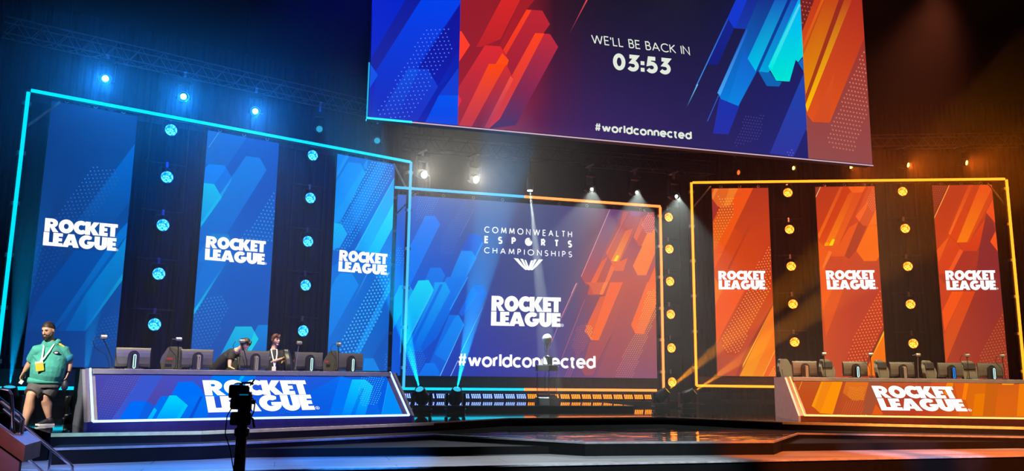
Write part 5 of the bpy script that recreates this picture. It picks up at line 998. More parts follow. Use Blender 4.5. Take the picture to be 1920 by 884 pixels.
def mover_parts(t, lens_mat, lens_r=.075, reach=.86):
    """hanging moving head: base box, two yoke arms, round head with a lens; head points along local -Y, slightly down"""
    obj('base', BX(-.2, .2, -.12, .12, .42, .58, bev=.02), M_METAL, t)
    for s in (-1, 1): obj('yoke_arm', BX(s * .2 - .03, s * .2 + .03, -.08, .08, -.06, .46, bev=.015), M_METAL, t)
    Ma = Matrix.Rotation(PI / 2 + .28, 4, 'X')
    obj('head', LT([(.08, -.24), (.14, -.2), (.16, 0), (.15, .14), (.13, .2), (.115, .2), (.11, .16)], 20, Ma), M_METAL, t, smooth=False)
    obj('lens', LT([(.005, .165), (lens_r, .165), (lens_r * .9, .18), (.005, .185)], 18, Ma), lens_mat, t)
    bm = BX(-.03, .03, -.04, .04, .58, reach); box(bm, -.04, .04, -.27, .27, reach - .04, reach)
    obj('clamp', bm, M_ALU, t)
def mover(label, loc, rotz, lens_mat, group, lens_r=.075, truss_z=8.95):
    t = thing('moving_head_light', label, 'stage lamp', loc, rotz, group); mover_parts(t, lens_mat, lens_r, truss_z - .02 - loc[2]); return t
M_BEAM_B = emis('bright_cyan_lamp', (.12, .8, 1.0), 30)
M_BEAM_B2 = emis('soft_cyan_lamp', (.02, .4, .62), 1.0)
M_BEAM_O = emis('bright_amber_lamp', (1.0, .4, .04), 20)
M_BEAM_O2 = emis('soft_amber_lamp', (1.0, .2, .02), 1.2)
M_BEAM_W = emis('bright_white_lamp', (1.0, .96, .8), 30)
names = ['nearest the outer end', 'second from the outer end', 'in the middle of the row', 'second from the hanging screen', 'nearest the centre screen']
for k, (u, z) in enumerate(((2.0, 8.28), (4.18, 8.22), (6.4, 8.22), (8.6, 8.06), (10.77, 8.06))):
    p = local(L0, WING, u, 1.5, z)
    ang = math.atan2(p.x - (-3), p.y)     # turned out towards the seats
    mover(f'{"bright" if k < 3 else "dim"} cyan lamp above the blue wing, {names[k]}', p, -ang * .5 + .1, M_BEAM_B if k < 3 else M_BEAM_B2, 'lamps above the blue wing', .085 if k < 3 else .105)
    if k < 3:
        spot('truss_beam_cyan', p + Vector((.06, -.3, -.1)), (p.x * .4, 2, -1.5), 5000, (.01, .25, 1.0), 50, .9, .06)
for k, (u, z) in enumerate(((1.9, 8.02), (4.03, 8.17), (6.21, 8.2), (8.36, 8.23), (10.52, 8.29))):
    p = local(R0, -WING, u, 1.5, z)
    mover(f'{("dim", "small", "bright", "bright", "brightest")[k]} amber lamp above the orange wing, {("nearest the centre screen", "second from the centre screen", "at the corner of the hanging screen", "second from the outer end", "nearest the outer end")[k]}',
          p, .35, M_BEAM_O if k > 0 else M_BEAM_O2, 'lamps above the orange wing', (.1, .07, .08, .085, .09)[k])
    if k > 1:
        spot('truss_beam_amber', p + Vector((-.06, -.3, -.1)), (p.x * .55, 3, 0), 1300, (1.0, .16, .01), 50, .9, .06)
for k, (x, z) in enumerate(((4.08, 6.36), (5.8, 6.33), (9.9, 6.3), (11.57, 6.31), (13.08, 6.28))):
    p = Vector((x, 25.6, z))
    mover(f'white lamp above the centre screen, {("large and dazzling, next to the blue wing", "large and dazzling, second from the blue wing", "small, third from the orange wing", "small, second from the orange wing", "small, next to the orange wing")[k]}', p, .3 if k < 2 else .1, M_BEAM_W, 'white lamps above the centre screen', .11 if k < 2 else .05, 7.15)
    if k < 2: spot('centre_beam_white', p + Vector((0, -.3, -.05)), (x * .6, 4, 1.5), 1500, (1.0, .95, .8), 60, .9, .08)
    else: spot('centre_fan_white', p + Vector((0, -.3, -.05)), (x - 2.2, 21.5, -1.0), 1200, (.85, 1.0, .9), 62, .35, .03)
p = Vector((7.27, 24.0, 5.72))
t = thing('profile_spot', 'slim white spotlight beaming straight down on the trophy', 'stage lamp', p)
obj('body', LT([(.05, -.02), (.1, 0), (.11, .1), (.1, .4), (.06, .48)], 18), mat('pale_lamp_housing', (.5, .5, .48), .5), t)
obj('lens', LT([(.005, -.03), (.085, -.03), (.085, -.02), (.005, -.015)], 18), emis('white_lamp', (1, .97, .9), 6), t)
obj('drop_pipe', TB([(0, 0, .46), (0, 0, 7.28)], .015, 6), M_METAL, t)
spot('trophy_spot', p + Vector((0, 0, -.06)), (7.9, 23.9, 0), 70000, (.86, 1.0, .92), 7.5, .3, .015)
# ------------------------------------------------------------------ player desks
TILT = -math.atan2(.748, .663)
M_DESK = mat('desk_shell_blue_light_tint', (.055, .045, .14), .35, .1, var=.15)  # dark shell; violet base colour stands for blue light falling on it
M_DTOP = mat('grey_desk_top', (.2, .2, .21), .45, var=.12)
M_DEND = mat('pale_desk_end', (.12, .13, .17), .5, var=.1)
M_DEND2 = mat('mauve_white_desk_end', (.4, .36, .4), .5, var=.1)
M_DESK2 = mat('desk_shell_amber_light_tint', (.13, .045, .028), .35, .1, var=.15)  # same dark shell with amber light put into its base colour
def desk(label, o0, ang, key, led, end_mat, shell):
    t = thing('player_desk', label, 'desk', o0, ang, 'player desks')
    prof = [(0, -1), (0, -.88), (.985, -.008), (1.95, -.008), (1.95, -.075), (1.15, -.075), (1.15, -1)]
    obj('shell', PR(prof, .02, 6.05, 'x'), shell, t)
    prof2 = [(0.002, -1), (0.002, -.885), (.985, -.014), (1.93, -.014), (1.93, -1)]
    for a in (-.03, 6.05): obj('end_panel', PR(prof2, a, a + .05, 'x'), end_mat, t)
    obj('tabletop', BX(.14, 5.93, .84, 1.97, -.095, 0, bev=.008), M_DTOP, t)
    d = picture(key, t); d.location = (0, 0, -.88); d.rotation_euler = (TILT, 0, 0)
    lettering(key, d)
    nrm = Vector((0, -.663, .748)) * .012
    def sl(u, v): return Vector((u, v * .748, -.88 + v * .663)) + nrm
    for a, b in ((sl(.1, .0), sl(.1, 1.31)), (sl(.1, 0), sl(5.97, 0)), (sl(5.97, 0), sl(5.97, 1.31))):
        obj('led_strip', TB([a, b], .02, 8), led, t)
    return t
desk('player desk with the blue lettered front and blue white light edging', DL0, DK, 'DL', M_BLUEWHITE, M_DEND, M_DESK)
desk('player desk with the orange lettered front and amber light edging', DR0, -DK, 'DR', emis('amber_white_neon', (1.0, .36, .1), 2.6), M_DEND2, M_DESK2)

# ------------------------------------------------------------------ monitors (backs to the audience)
M_MON = mat('monitor_back', (.085, .082, .07), .42, .1, var=.08)
M_MONB = mat('monitor_bezel', (.02, .02, .022), .4)
LEDS = {'white': emis('mint_white_strip', (.55, 1.0, .92), 1.5), 'blue': emis('blue_strip', (.0, .25, 1.0), 1.4), 'off': mat('unlit_grey_strip', (.32, .3, .26), .4)}
M_SCR = emis('monitor_screen_glow', (.5, .6, 1.0), .15)
def monitor(label, loc, rotz, state, group):
    t = thing('gaming_monitor', label, 'monitor', loc, rotz, group)
    bm = BX(-.31, .31, -.012, .012, .035, .4, bev=.008)
    obj('bezel', bm, M_MONB, t)
    bm = PR([(-.012, .395), (-.018, .385), (-.03, .355), (-.042, .3), (-.05, .23), (-.05, .1), (-.03, .05), (-.012, .04)], -.305, .305, 'x')
    for v in bm.verts:
        if v.co.y < -.02: v.co.x *= .95
    obj('back_shell', bm, M_MON, t)
    obj('screen', BX(-.295, .295, .0125, .014, .05, .385), M_SCR, t)
    hub = [(-.095, .0), (-.095, .25)] + arc(0, .25, .095, .095, 180, 0, 12)[1:] + [(.095, 0)]
    obj('stand_hub', PR([(x, z) for x, z in hub], -.11, -.045, 'y'), M_MONB, t)
    nk = [(-.034, .0), (-.034, .26)] + arc(0, .26, .034, .034, 180, 0, 8)[1:] + [(.034, 0)]
    neck = obj('stand_neck', PR(nk, -.2, -.1, 'y'), M_MONB if state != 'off' else mat('neck_grey', (.2, .18, .15), .4) if 'neck_grey' not in bpy.data.materials else bpy.data.materials['neck_grey'], t)
    loop = [(-.018, -.205, .03), (-.018, -.205, .25)] + [(.018 * math.cos(a), -.205, .25 + .018 * math.sin(a)) for a in (PI * .75, PI * .5, PI * .25)] + [(.018, -.205, .25), (.018, -.205, .03), (0, -.205, .014), (-.018, -.205, .03)]
    obj('light_strip', TB(loop, .008, 6), LEDS[state], t, label={'white': 'lit white strip', 'blue': 'lit blue strip', 'off': 'unlit grey strip'}[state])
    obj('foot', BX(-.14, .14, -.2, .08, 0, .014, bev=.005), M_MONB, t)
    return t
protos = {}
def mon(u, o0, ang, state, label, group):
    p = local(o0, ang, u, 1.5, .0)
    if state not in protos: protos[state] = monitor(label, p, ang, state, group)
    else: dup(protos[state], p, (0, 0, ang), label, group)
for u, st_, lb in ((.87, 'white', 'monitor with a lit white stand strip at the outer end of the blue desk'), (2.03, 'off', 'monitor with unlit strip beside the empty chair on the blue desk'),
                   (3.16, 'off', 'monitor with unlit strip between the bending and the standing person'), (4.31, 'white', 'monitor with lit white strip right of the standing person'), (5.24, 'white', 'monitor with lit white strip at the inner end of the blue desk')):
    mon(u, DL0, DK, st_, lb, 'monitors on the blue desk')
for u, st_, lb in ((.62, 'off', 'monitor with unlit strip at the inner end of the orange desk'), (1.87, 'white', 'monitor with lit white strip, second from the inner end of the orange desk'),
                   (3.02, 'off', 'monitor with unlit strip in the middle of the orange desk'), (4.2, 'blue', 'monitor with the lit blue strip on the orange desk'), (5.17, 'white', 'monitor with lit white strip near the outer end of the orange desk')):
    mon(u, DR0, -DK, st_, lb, 'monitors on the orange desk')

# ------------------------------------------------------------------ microphones on the desks
M_MIC = mat('champagne_mic_metal', (.55, .5, .4), .35, .7)
def mic(label, loc, rotz, lean, group, hgt=.58):
    t = thing('desk_microphone', label, 'microphone', loc, rotz, group)
    obj('base', LT([(.07, 0), (.07, .012), (.03, .022), (.015, .03)], 18), M_METAL, t)
    obj('gooseneck', TB([(0, 0, .02), (lean * .1, 0, hgt * .3), (lean * .5, 0, hgt * .62), (lean, 0, hgt - .05)], .009, 8), M_ALU if lean > 0 else M_METAL, t)
    Mh = Matrix.Translation((lean, -.02, hgt)) @ Matrix.Rotation(PI / 2, 4, 'Y') @ Matrix.Translation((0, 0, -.055))
    obj('head', LT([(.02, 0), (.036, .008), (.038, .05), (.034, .056), (.038, .062), (.038, .1), (.026, .112)], 16, Mh), M_MIC, t)
    obj('shock_mount', TB([(lean + .05 * math.cos(a), -.02, hgt + .052 * math.sin(a)) for a in (2 * PI * k / 12 for k in range(13))], .007, 6), M_METAL, t)
    obj('cable', TB([(lean - .06, -.02, hgt), (lean - .13, -.01, hgt - .01), (lean - .17, 0, hgt - .09), (lean - .13, .02, hgt - .2), (lean * .5 - .03, .02, hgt * .45), (lean * .2 - .02, .02, .1), (-.05, .03, .01)], .006, 6), M_METAL, t)
    return t
ml = (('at the outer end of the blue desk', .5, -.19), ('over the empty chair on the blue desk', 1.64, -.02), ('in front of the head of the bending person', 2.97, -.14), ('between the standing person and the lit monitor', 3.97, .04), ('at the inner end of the blue desk', 4.9, -.02))
for wd, u, ln in ml: mic('desk microphone ' + wd, local(DL0, DK, u, 1.3, 0), DK, ln, 'microphones on the blue desk')
mr = (('at the inner end of the orange desk, by the dark pillow chair', 1.07, -.02), ('right of the second monitor on the orange desk', 2.2, -.01), ('right of the middle monitor on the orange desk', 3.33, .02), ('before the chair with the dark pillow facing the seats', 4.56, -.02), ('at the outer end of the orange desk', 5.42, -.03))
for wd, u, ln in mr: mic('desk microphone ' + wd, local(DR0, -DK, u, 1.3, 0), -DK, ln, 'microphones on the orange desk')

# ------------------------------------------------------------------ gaming chairs
M_CH = mat('grey_beige_leather', (.15, .14, .11), .5, var=.1)
M_CHD = mat('dark_leather', (.045, .042, .042), .5, var=.2)
M_CHR = mat('red_stitch_trim', (.35, .03, .04), .5)
def chair(label, loc, rotz, group, pillow=True, dark=False):
    """gaming chair, its front towards local -Y"""
    t = thing('gaming_chair', label, 'chair', loc, rotz, group)
    ma = M_CHD if dark else M_CH
    half = [(0, -.34), (.18, -.34), (.21, -.2), (.18, -.02), (.25, .14), (.23, .27), (.16, .36), (.15, .44), (.1, .47), (0, .47)]
    out = half + [(-x, z) for x, z in half[::-1][1:-1]]
    bm = PR(out, .16, .25, 'y')
    for v in bm.verts:
        k = abs(v.co.x) / .3
        v.co.y += -.1 * k * k + .12 * (v.co.z + .3)
    bmesh.ops.bevel(bm, geom=bm.edges[:], offset=.012, segments=1, affect='EDGES')
    obj('backrest', bm, ma, t)
    bm = PR([(-.13, -.3), (.13, -.3), (.14, .2), (-.14, .2)], .11, .15, 'y')
    for v in bm.verts: v.co.y += .12 * (v.co.z + .3)
    obj('back_panel', bm, M_CH if not dark else M_CHD, t)
    if pillow:
        bm = BX(-.17, .17, .08, .17, .24, .43, bev=.03)
        for v in bm.verts: v.co.y += .12 * (v.co.z + .3); v.co.z += -.03 * math.cos(v.co.x / .17 * 1.5) if v.co.z > .33 else 0
        obj('pillow', bm, M_CHD, t)
    for s in (-1, 1):
        obj('arm_rest', BX(s * .31 - .045, s * .31 + .045, -.22, .08, -.17, -.13, bev=.012), M_CHD, t)
        obj('arm_post', TB([(s * .27, -.05, -.36), (s * .31, -.07, -.17)], .02, 8), M_METAL, t)
    bm = BX(-.26, .26, -.28, .26, -.46, -.34, bev=.04)
    obj('seat', bm, ma, t)
    obj('gas_lift', TB([(0, 0, -.9), (0, 0, -.46)], .03, 10), M_METAL, t)
    for k in range(5):
        a = 2 * PI * k / 5 + .3
        leg = obj('leg', TB([(0, 0, -.88), (.3 * math.cos(a), .3 * math.sin(a), -.93)], [.03, .018], 8), M_METAL, t)
        obj('caster', LT([(.01, -.02), (.034, -.02), (.034, .02), (.01, .02)], 12, Matrix.Translation((.3 * math.cos(a), .3 * math.sin(a), -.966)) @ Matrix.Rotation(PI / 2, 4, 'X')), M_CHD, leg)
    if dark: obj('trim', BX(-.1, .02, .1, .115, .2, .24), M_CHR, t, label='red trim patch')
    return t
for lb, u, wv, dr, pil, dk, dz in (('dark gaming chair turned sideways between the first two blue desk monitors', 1.7, 2.35, -.5, False, True, 0), ('dark gaming chair back behind the bending person', 3.1, 3.5, -.9, False, True, -.12),
                           ('dark gaming chair turned sideways beside the standing person', 4.33, 2.15, 1.15, False, True, -.04), ('dark gaming chair at the inner end of the blue desk', 5.0, 2.35, -1.2, False, True, -.04)):
    chair(lb, local(DL0, DK, u, wv, dz * 0), DK + dr, 'gaming chairs at the blue desk', pil, dk)
for lb, u, wv, dr, pil in (('gaming chair half hidden behind the innermost orange desk monitor', .52, 2.3, .5, False), ('beige gaming chair with a dark pillow left of the second monitor', 1.58, 2.25, .45, True),
                      ('beige gaming chair with a dark pillow left of the middle monitor', 3.02, 2.3, .55, True), ('beige gaming chair with a dark pillow left of the blue strip monitor', 4.24, 2.3, .55, True), ('beige gaming chair facing the seats with its dark pillow upright', 5.16, 2.2, .2, True)):
    chair(lb, local(DR0, -DK, u, wv, 0), -DK + dr, 'gaming chairs at the orange desk', pil)

# ------------------------------------------------------------------ floor lamps
def floor_mover(label, loc, rotz, axis, lens, beam_col, watts, group, cone=11, sc=1.0):
    t = thing('floor_moving_head', label, 'stage lamp', loc, rotz, group)
    obj('base', BX(-.24, .24, -.17, .17, 0, .15, bev=.025), M_METAL, t)
    for s in (-1, 1): obj('handle', TB([(s * .24, -.08, .05), (s * .275, -.05, .07), (s * .275, .05, .07), (s * .24, .08, .05)], .012, 6), M_ALU, t)
    for s in (-1, 1): obj('yoke_arm', BX(s * .235 - .035, s * .235 + .035, -.09, .09, .15, .48, bev=.02), M_METAL, t)
    ax = Vector(axis).normalized()
    Mh = Matrix.Translation((0, 0, .36)) @ aim(ax)
    obj('head', LT([(.06, -.2), (.15, -.17), (.19, -.08), (.19, .04), (.15, .2), (.125, .3), (.115, .3), (.105, .27)], 20, Mh), M_METAL, t)
    obj('lens', LT([(.005, .272), (.105, .272), (.1, .285), (.005, .288)], 20, Mh), lens, t)
    Mw = Matrix.Translation(loc) @ RZ(rotz)
    src = Mw @ (Vector((0, 0, .36)) + ax * .31)
    spot('floor_beam', src, src + Mw.to_3x3() @ ax, watts, beam_col, cone, .25, .015)
    return t
M_LB = emis('cyan_lens_glow', (.03, .55, .85), 1.1); M_LO = emis('amber_lens_glow', (1.0, .4, .01), 1.1)
BLU, AMB = (.0, .4, 1.0), (1.0, .3, .0)
floor_mover('floor lamp beside the blue desk, its beam leaning outward over the screen', (3.62, 21.6, Z_DECK), 0, (-.42, -.8, 1), M_LB, BLU, 68000, 'floor lamps at the blue side')
floor_mover('floor lamp at the foot of the centre screen, blue beam straight up', (4.5, 21.5, Z_DECK), 0, (.02, -.8, 1), M_LB, BLU, 68000, 'floor lamps at the blue side')
floor_mover('floor lamp behind the legs of the walking man', (-3.62, 17.5, Z_DECK), 0, (.1, -.3, 1), M_LB, BLU, 12000, 'floor lamps at the blue side')
floor_mover('floor lamp at the outer end of the blue wing beside the steps rail', (-4.98, 17.9, Z_DECK), 0, (.1, -.3, 1), M_LB, BLU, 26000, 'floor lamps at the blue side')
floor_mover('floor lamp by the corner of the centre screen, amber beam leaning to the orange wing', (11.35, 23.4, Z_DECK), 0, (.75, -.6, .8), M_LO, AMB, 42000, 'floor lamps at the orange side')
floor_mover('floor lamp in front of the corner of the orange wing frame, amber beam leaning out', (12.2, 23.3, Z_DECK), 0, (.85, -.6, .72), M_LO, AMB, 42000, 'floor lamps at the orange side')

M_BATB, M_BATO = emis('deep_blue_plate', (.0, .008, .25), .5), emis('deep_red_plate', (.3, .012, .0), .4)
M_DOTB, M_DOTO = emis('blue_white_diodes', (.25, .4, 1.0), 3.0), emis('amber_diodes', (1.0, .27, .012), 3.2)
def batten(label, loc, plate, dots, group):
    t = thing('led_batten', label, 'light strip', loc, 0, group)
    obj('housing', BX(-.188, .188, 0, .14, .03, .24, bev=.01), M_BLACK, t)
    obj('face_plate', BX(-.18, .18, -.006, .0, .05, .22), plate, t)
    bm = bmesh.new()
    for i in range(5):
        for j in range(3):
            x = -.13 + .065 * i + .012 * (1 - j); z = .085 + .05 * j
            prism(bm, [(x + .021 * math.cos(a), z + .021 * math.sin(a)) for a in (2 * PI * k / 8 for k in range(8))], -.014, -.006, 'y')
    obj('diodes', bm, dots, t)
    for s in (-.15, .15): obj('foot', BX(s - .02, s + .02, 0, .14, 0, .03), M_METAL, t)
    return t
fb = fo = None
for k in range(-11, 12):
    p = (8.15 + .385 * k, 26.45, Z_RISER); blue = k < 0
    where = f'{"blue" if blue else "amber"} light strip, {abs(k) if blue else k + 1} from the colour change under the centre screen'
    if blue:
        if fb is None: fb = batten(where, p, M_BATB, M_DOTB, 'blue light strips under the centre screen')
        else: dup(fb, p, (0, 0, 0), where)
    else:
        if fo is None: fo = batten(where, p, M_BATO, M_DOTO, 'amber light strips under the centre screen')
        else: dup(fo, p, (0, 0, 0), where)

# ------------------------------------------------------------------ trophy on its plinth
tp = thing('trophy_plinth', 'clear sided plinth with a black stepped top before the centre screen', 'plinth', (7.86, 24.0, Z_RISER), math.radians(38))
obj('foot', PR([(-.27, -.27), (.27, -.27), (.27, .27), (-.27, .27)], 0, .16), M_BLACK, tp)
bm = bmesh.new(); prism(bm, [(-.24, -.24), (.24, -.24), (.24, .24), (-.24, .24)], .16, .26)
for v in bm.verts:
    if v.co.z > .2: v.co.x *= .72; v.co.y *= .72
obj('foot_cap', bm, M_BLACK, tp)
GL = mat('clear_acrylic', (.93, .9, 1.0), .02, trans=1.0)
GL.node_tree.nodes['Principled BSDF'].inputs['IOR'].default_value = 1.2
for k in range(4):
    a = PI / 2 * k
    obj('clear_panel', BX(-.215, .215, -.222, -.212, .17, .97, M=RZ(a)), GL, tp)
for sx in (-1, 1):
    for sy in (-1, 1): obj('corner_rod', TB([(sx * .21, sy * .21, .16), (sx * .21, sy * .21, .97)], .008, 8), mat('violet_white_rod', (.8, .7, .95), .3) if 'violet_white_rod' not in bpy.data.materials else bpy.data.materials['violet_white_rod'], tp)
obj('slab', BX(-.25, .25, -.25, .25, .97, 1.15, bev=.006), M_BLACK, tp)
obj('top_block', BX(-.1, .12, -.12, .1, 1.15, 1.4, bev=.005), M_BLACK, tp)
obj('plate', BX(-.104, -.1, -.09, .06, 1.18, 1.37), mat('pale_plate', (.7, .7, .75), .4), tp, label='small pale plate')
tz = Z_RISER + 1.4
tr = thing('trophy', 'silver globe trophy on a twisted stem, lit from above', 'trophy', (7.86, 24.0, tz))
M_SIL = mat('polished_silver', (.8, .8, .82), .32, 1.0)
obj('stem', LT([(.075, 0), (.075, .02), (.03, .05), (.025, .16), (.04, .28), (.07, .36), (.1, .42)], 20), M_SIL, tr, smooth=False)
obj('globe', LT([(.15 * math.sin(a), .55 - .15 * math.cos(a)) for a in (PI * (k + .3) / 14.6 for k in range(15))], 24), M_SIL, tr, smooth=True)
for k in range(3):
    a0 = 2 * PI * k / 3
    obj('ribbon', TB([((.03 + .13 * f) * math.cos(a0 + 2.2 * f), (.03 + .13 * f) * math.sin(a0 + 2.2 * f), .05 + .5 * f) for f in (i / 10 for i in range(11))], .012, 6), M_SIL, tr)

# ------------------------------------------------------------------ steps side wall and handrails, near the camera
M_CAP = mat('red_brown_timber', (.16, .045, .03), .45, var=.2, vscale=5)
M_WALLP = mat('mauve_render', (.16, .07, .1), .7, var=.1)
pw = thing('stair_side_wall', 'red brown capped sloping side wall of the audience steps', 'wall', (0, 0, 0)); pw['kind'] = 'thing'
sl_ = lambda x: -.93 - .74 * (x + 2.93)
obj('cap', PR([(-4.6, sl_(-4.6)), (-3.1, sl_(-3.1)), (-3.1, sl_(-3.1) - .2), (-4.6, sl_(-4.6) - .2)], 11.4, 11.55, 'y'), M_CAP, pw)
obj('end_block', PR([(-3.1, sl_(-3.1)), (-2.93, -.93), (-2.93, -1.13), (-3.1, sl_(-3.1) - .2)], 11.4, 12.1, 'y'), M_CAP, pw)
obj('wall_face', PR([(-4.55, .06), (-2.98, -1.095), (-2.98, Z_PIT), (-4.55, Z_PIT)], 11.43, 11.53, 'y'), M_WALLP, pw)
M_RAIL = mat('polished_rail', (.62, .62, .66), .18, 1.0)
def rail(label, runs, r):
    t = thing('handrail', label, 'handrail', (0, 0, 0), 0, 'handrails of the audience steps')
    for n, pts in runs: obj(n, TB(pts, r if n != 'post' else r * .8, 10), M_RAIL, t)
    return t
rail('long steel handrail sloping down to the apron, lit blue', [
    ('top_rail', [(-3.62, 12.85, -.56), (-2.78, 12.85, -1.265), (-2.72, 12.85, -1.31), (-2.69, 12.85, -1.35), (-2.685, 12.85, Z_FLOOR)]),
    ('lower_rail', [(-3.6, 12.85, -.92), (-3.05, 12.85, Z_FLOOR)]), ('post', [(-2.98, 12.85, -1.1), (-2.98, 12.85, Z_FLOOR)]), ('post', [(-3.5, 12.85, -.66), (-3.5, 12.85, Z_FLOOR)])], .021)
rail('thick handrail at the lower corner running down to the walking man', [
    ('top_rail', [(-4.55, 11.75, .57), (-3.4, 11.75, -.37), (-3.12, 11.75, -.6), (-3.08, 11.75, -.65), (-3.08, 11.75, -.82)]), ('post', [(-3.85, 11.75, -.02), (-3.85, 11.75, -.26)])], .032)
rail('hooped steel rail above the corner of the steps wall', [
    ('top_rail', [(-4.4, 11.6, -.268), (-3.3, 11.6, -.272), (-3.23, 11.6, -.285), (-3.2, 11.6, -.33), (-3.165, 11.6, -.52), (-3.13, 11.6, -.78)])], .02)

# ------------------------------------------------------------------ the camera on its stand in front of the stage
cm = thing('camera_on_stand', 'black video camera on a tall slim stand, silhouetted before the blue desk', 'camera', (-.285, 7.0, Z_PIT))
zc = -Z_PIT
obj('stand_column', TB([(0.015, 0, 0.05), (0.015, 0, .8), (.018, 0, 1.5), (.02, 0, zc - .42)], [.062, .052, .045, .04], 14), M_BLACK, cm)
obj('stand_collar', LT([(.045, 0), (.058, .01), (.058, .06), (.045, .07)], 14, Matrix.Translation((.02, 0, zc - .52))), M_BLACK, cm)
for k in range(3):
    a = 2 * PI * k / 3 + .4
    obj('leg', TB([(.015, 0, .22), (.3 * math.cos(a), .3 * math.sin(a), .015)], .018, 8), M_BLACK, cm)
obj('pan_head', BX(-.075, .085, -.06, .06, zc - .43, zc - .33, bev=.015), M_BLACK, cm)
obj('battery', BX(-.02, .075, -.07, .04, zc - .34, zc - .2, bev=.012), M_BLACK, cm)
obj('camera_body', BX(-.03, .075, -.06, .16, zc - .26, zc - .17, bev=.012), M_BLACK, cm)
obj('lens', LT([(.045, 0), (.05, .02), (.05, .12), (.06, .13), (.06, .16), (.052, .16)], 18, Matrix.Translation((-.04, .1, zc - .16)) @ Matrix.Rotation(-PI / 2, 4, 'X')), M_BLACK, cm)
obj('matte_box', BX(-.1, .02, -.02, .14, zc - .22, zc - .115, bev=.012), M_BLACK, cm)
obj('monitor', BX(-.02, .06, -.085, -.075, zc - .2, zc - .13, bev=.004), mat('dim_glossy_glass', (.01, .02, .03), .15), cm)
obj('monitor_light', BX(-.014, .054, -.0885, -.0855, zc - .196, zc - .186), emis('dim_blue_screen', (.0, .14, .3), .8), cm)
obj('rain_cover', BX(-.085, .03, .0, .12, zc - .31, zc - .215, bev=.02), M_BLACK, cm)
obj('shoe_mount', BX(.01, .05, -.03, .03, zc - .17, zc - .12, bev=.006), M_BLACK, cm)
obj('antenna', TB([(.06, 0, zc - .12), (.082, 0, zc - .085), (.09, 0, zc - .07)], .007, 6), M_BLACK, cm)
for k in range(5): obj('side_ring', LT([(.018, 0), (.024, .004), (.018, .008)], 10, Matrix.Translation((.075, -.02, zc - .3 + .022 * k)) @ Matrix.Rotation(PI / 2, 4, 'Y')), M_BLACK, cm)
obj('top_handle', TB([(-.03, 0, zc - .13), (.0, 0, zc - .1), (.06, .0, zc - .098), (.085, 0, zc - .11)], .009, 8), M_BLACK, cm)
obj('side_knob', LT([(.01, 0), (.018, .005), (.018, .03)], 10, Matrix.Translation((.08, 0, zc - .25)) @ Matrix.Rotation(PI / 2, 4, 'Y')), M_BLACK, cm)
obj('pan_handle', TB([(.07, -.05, zc - .36), (.1, -.1, zc - .38), (.115, -.14, zc - .44)], .009, 8), M_BLACK, cm)
obj('cable', TB([(-.06, 0, zc - .28), (-.1, 0, zc - .36), (-.105, 0, zc - .5), (-.06, .01, zc - .62), (-.02, .02, zc - .8), (-.035, .02, zc - 1.6), (-.03, .0, .1)], .005, 6), M_BLACK, cm)
obj('cable', TB([(.085, 0, zc - .22), (.105, 0, zc - .27), (.1, 0, zc - .33), (.07, 0, zc - .4)], .006, 6), M_BLACK, cm)

# ------------------------------------------------------------------ haze in the stage air
def haze():
    m = bpy.data.materials.new('stage_haze'); m.use_nodes = True; nt = m.node_tree; nt.nodes.clear()
    v = nt.nodes.new('ShaderNodeVolumeScatter'); o = nt.nodes.new('ShaderNodeOutputMaterial')
    v.inputs['Color'].default_value = (1, 1, 1, 1); v.inputs['Density'].default_value = HAZE; v.inputs['Anisotropy'].default_value = .35
    nt.links.new(v.outputs[0], o.inputs['Volume'])
    hz = obj('haze', BX(-11, 29, 16.8, 33.5, -.99, 11.4), m)
    hz['label'] = 'thin theatrical haze hanging over the back of the stage'; hz['category'] = 'haze'; hz['kind'] = 'stuff'
if HAZE: haze()
# ------------------------------------------------------------------ people
M_SKIN = mat('warm_skin', (.62, .34, .22), .5, var=.06, vscale=14)
M_SKIN2 = mat('fair_skin', (.7, .42, .3), .5, var=.05, vscale=14)
M_HAIR = mat('dark_brown_hair', (.03, .016, .011), .6, var=.4, vscale=60)
M_HAIR2 = mat('red_brown_hair', (.10, .035, .022), .6, var=.4, vscale=60)
M_EYE = mat('dark_eye', (.015, .012, .012), .3)
def ell(bm, c, r, rot=None, seg=16, rings=10):
    g = bmesh.ops.create_uvsphere(bm, u_segments=seg, v_segments=rings, radius=1)
    for v in g['verts']:
        p = Vector((v.co.x * r[0], v.co.y * r[1], v.co.z * r[2]))
        if rot: p = rot @ p
        v.co = p + Vector(c)
    return bm
def fuse(name, bm, m, parent, voxel, smooth=4, label=None):
    """one continuous skin from overlapping tapered volumes"""
    o = obj(name, bm, m, parent)
    r = o.modifiers.new('r', 'REMESH'); r.mode = 'VOXEL'; r.voxel_size = voxel; r.use_smooth_shade = True
    s = o.modifiers.new('s', 'SMOOTH'); s.factor = .5; s.iterations = smooth
    dg = bpy.context.evaluated_depsgraph_get()
    me = bpy.data.meshes.new_from_object(o.evaluated_get(dg)); old = o.data
    o.modifiers.clear(); o.data = me; me.name = name; bpy.data.meshes.remove(old)
    if not me.materials: me.materials.append(m)
    for p in me.polygons: p.use_smooth = True
    if label: o['label'] = label
    return o
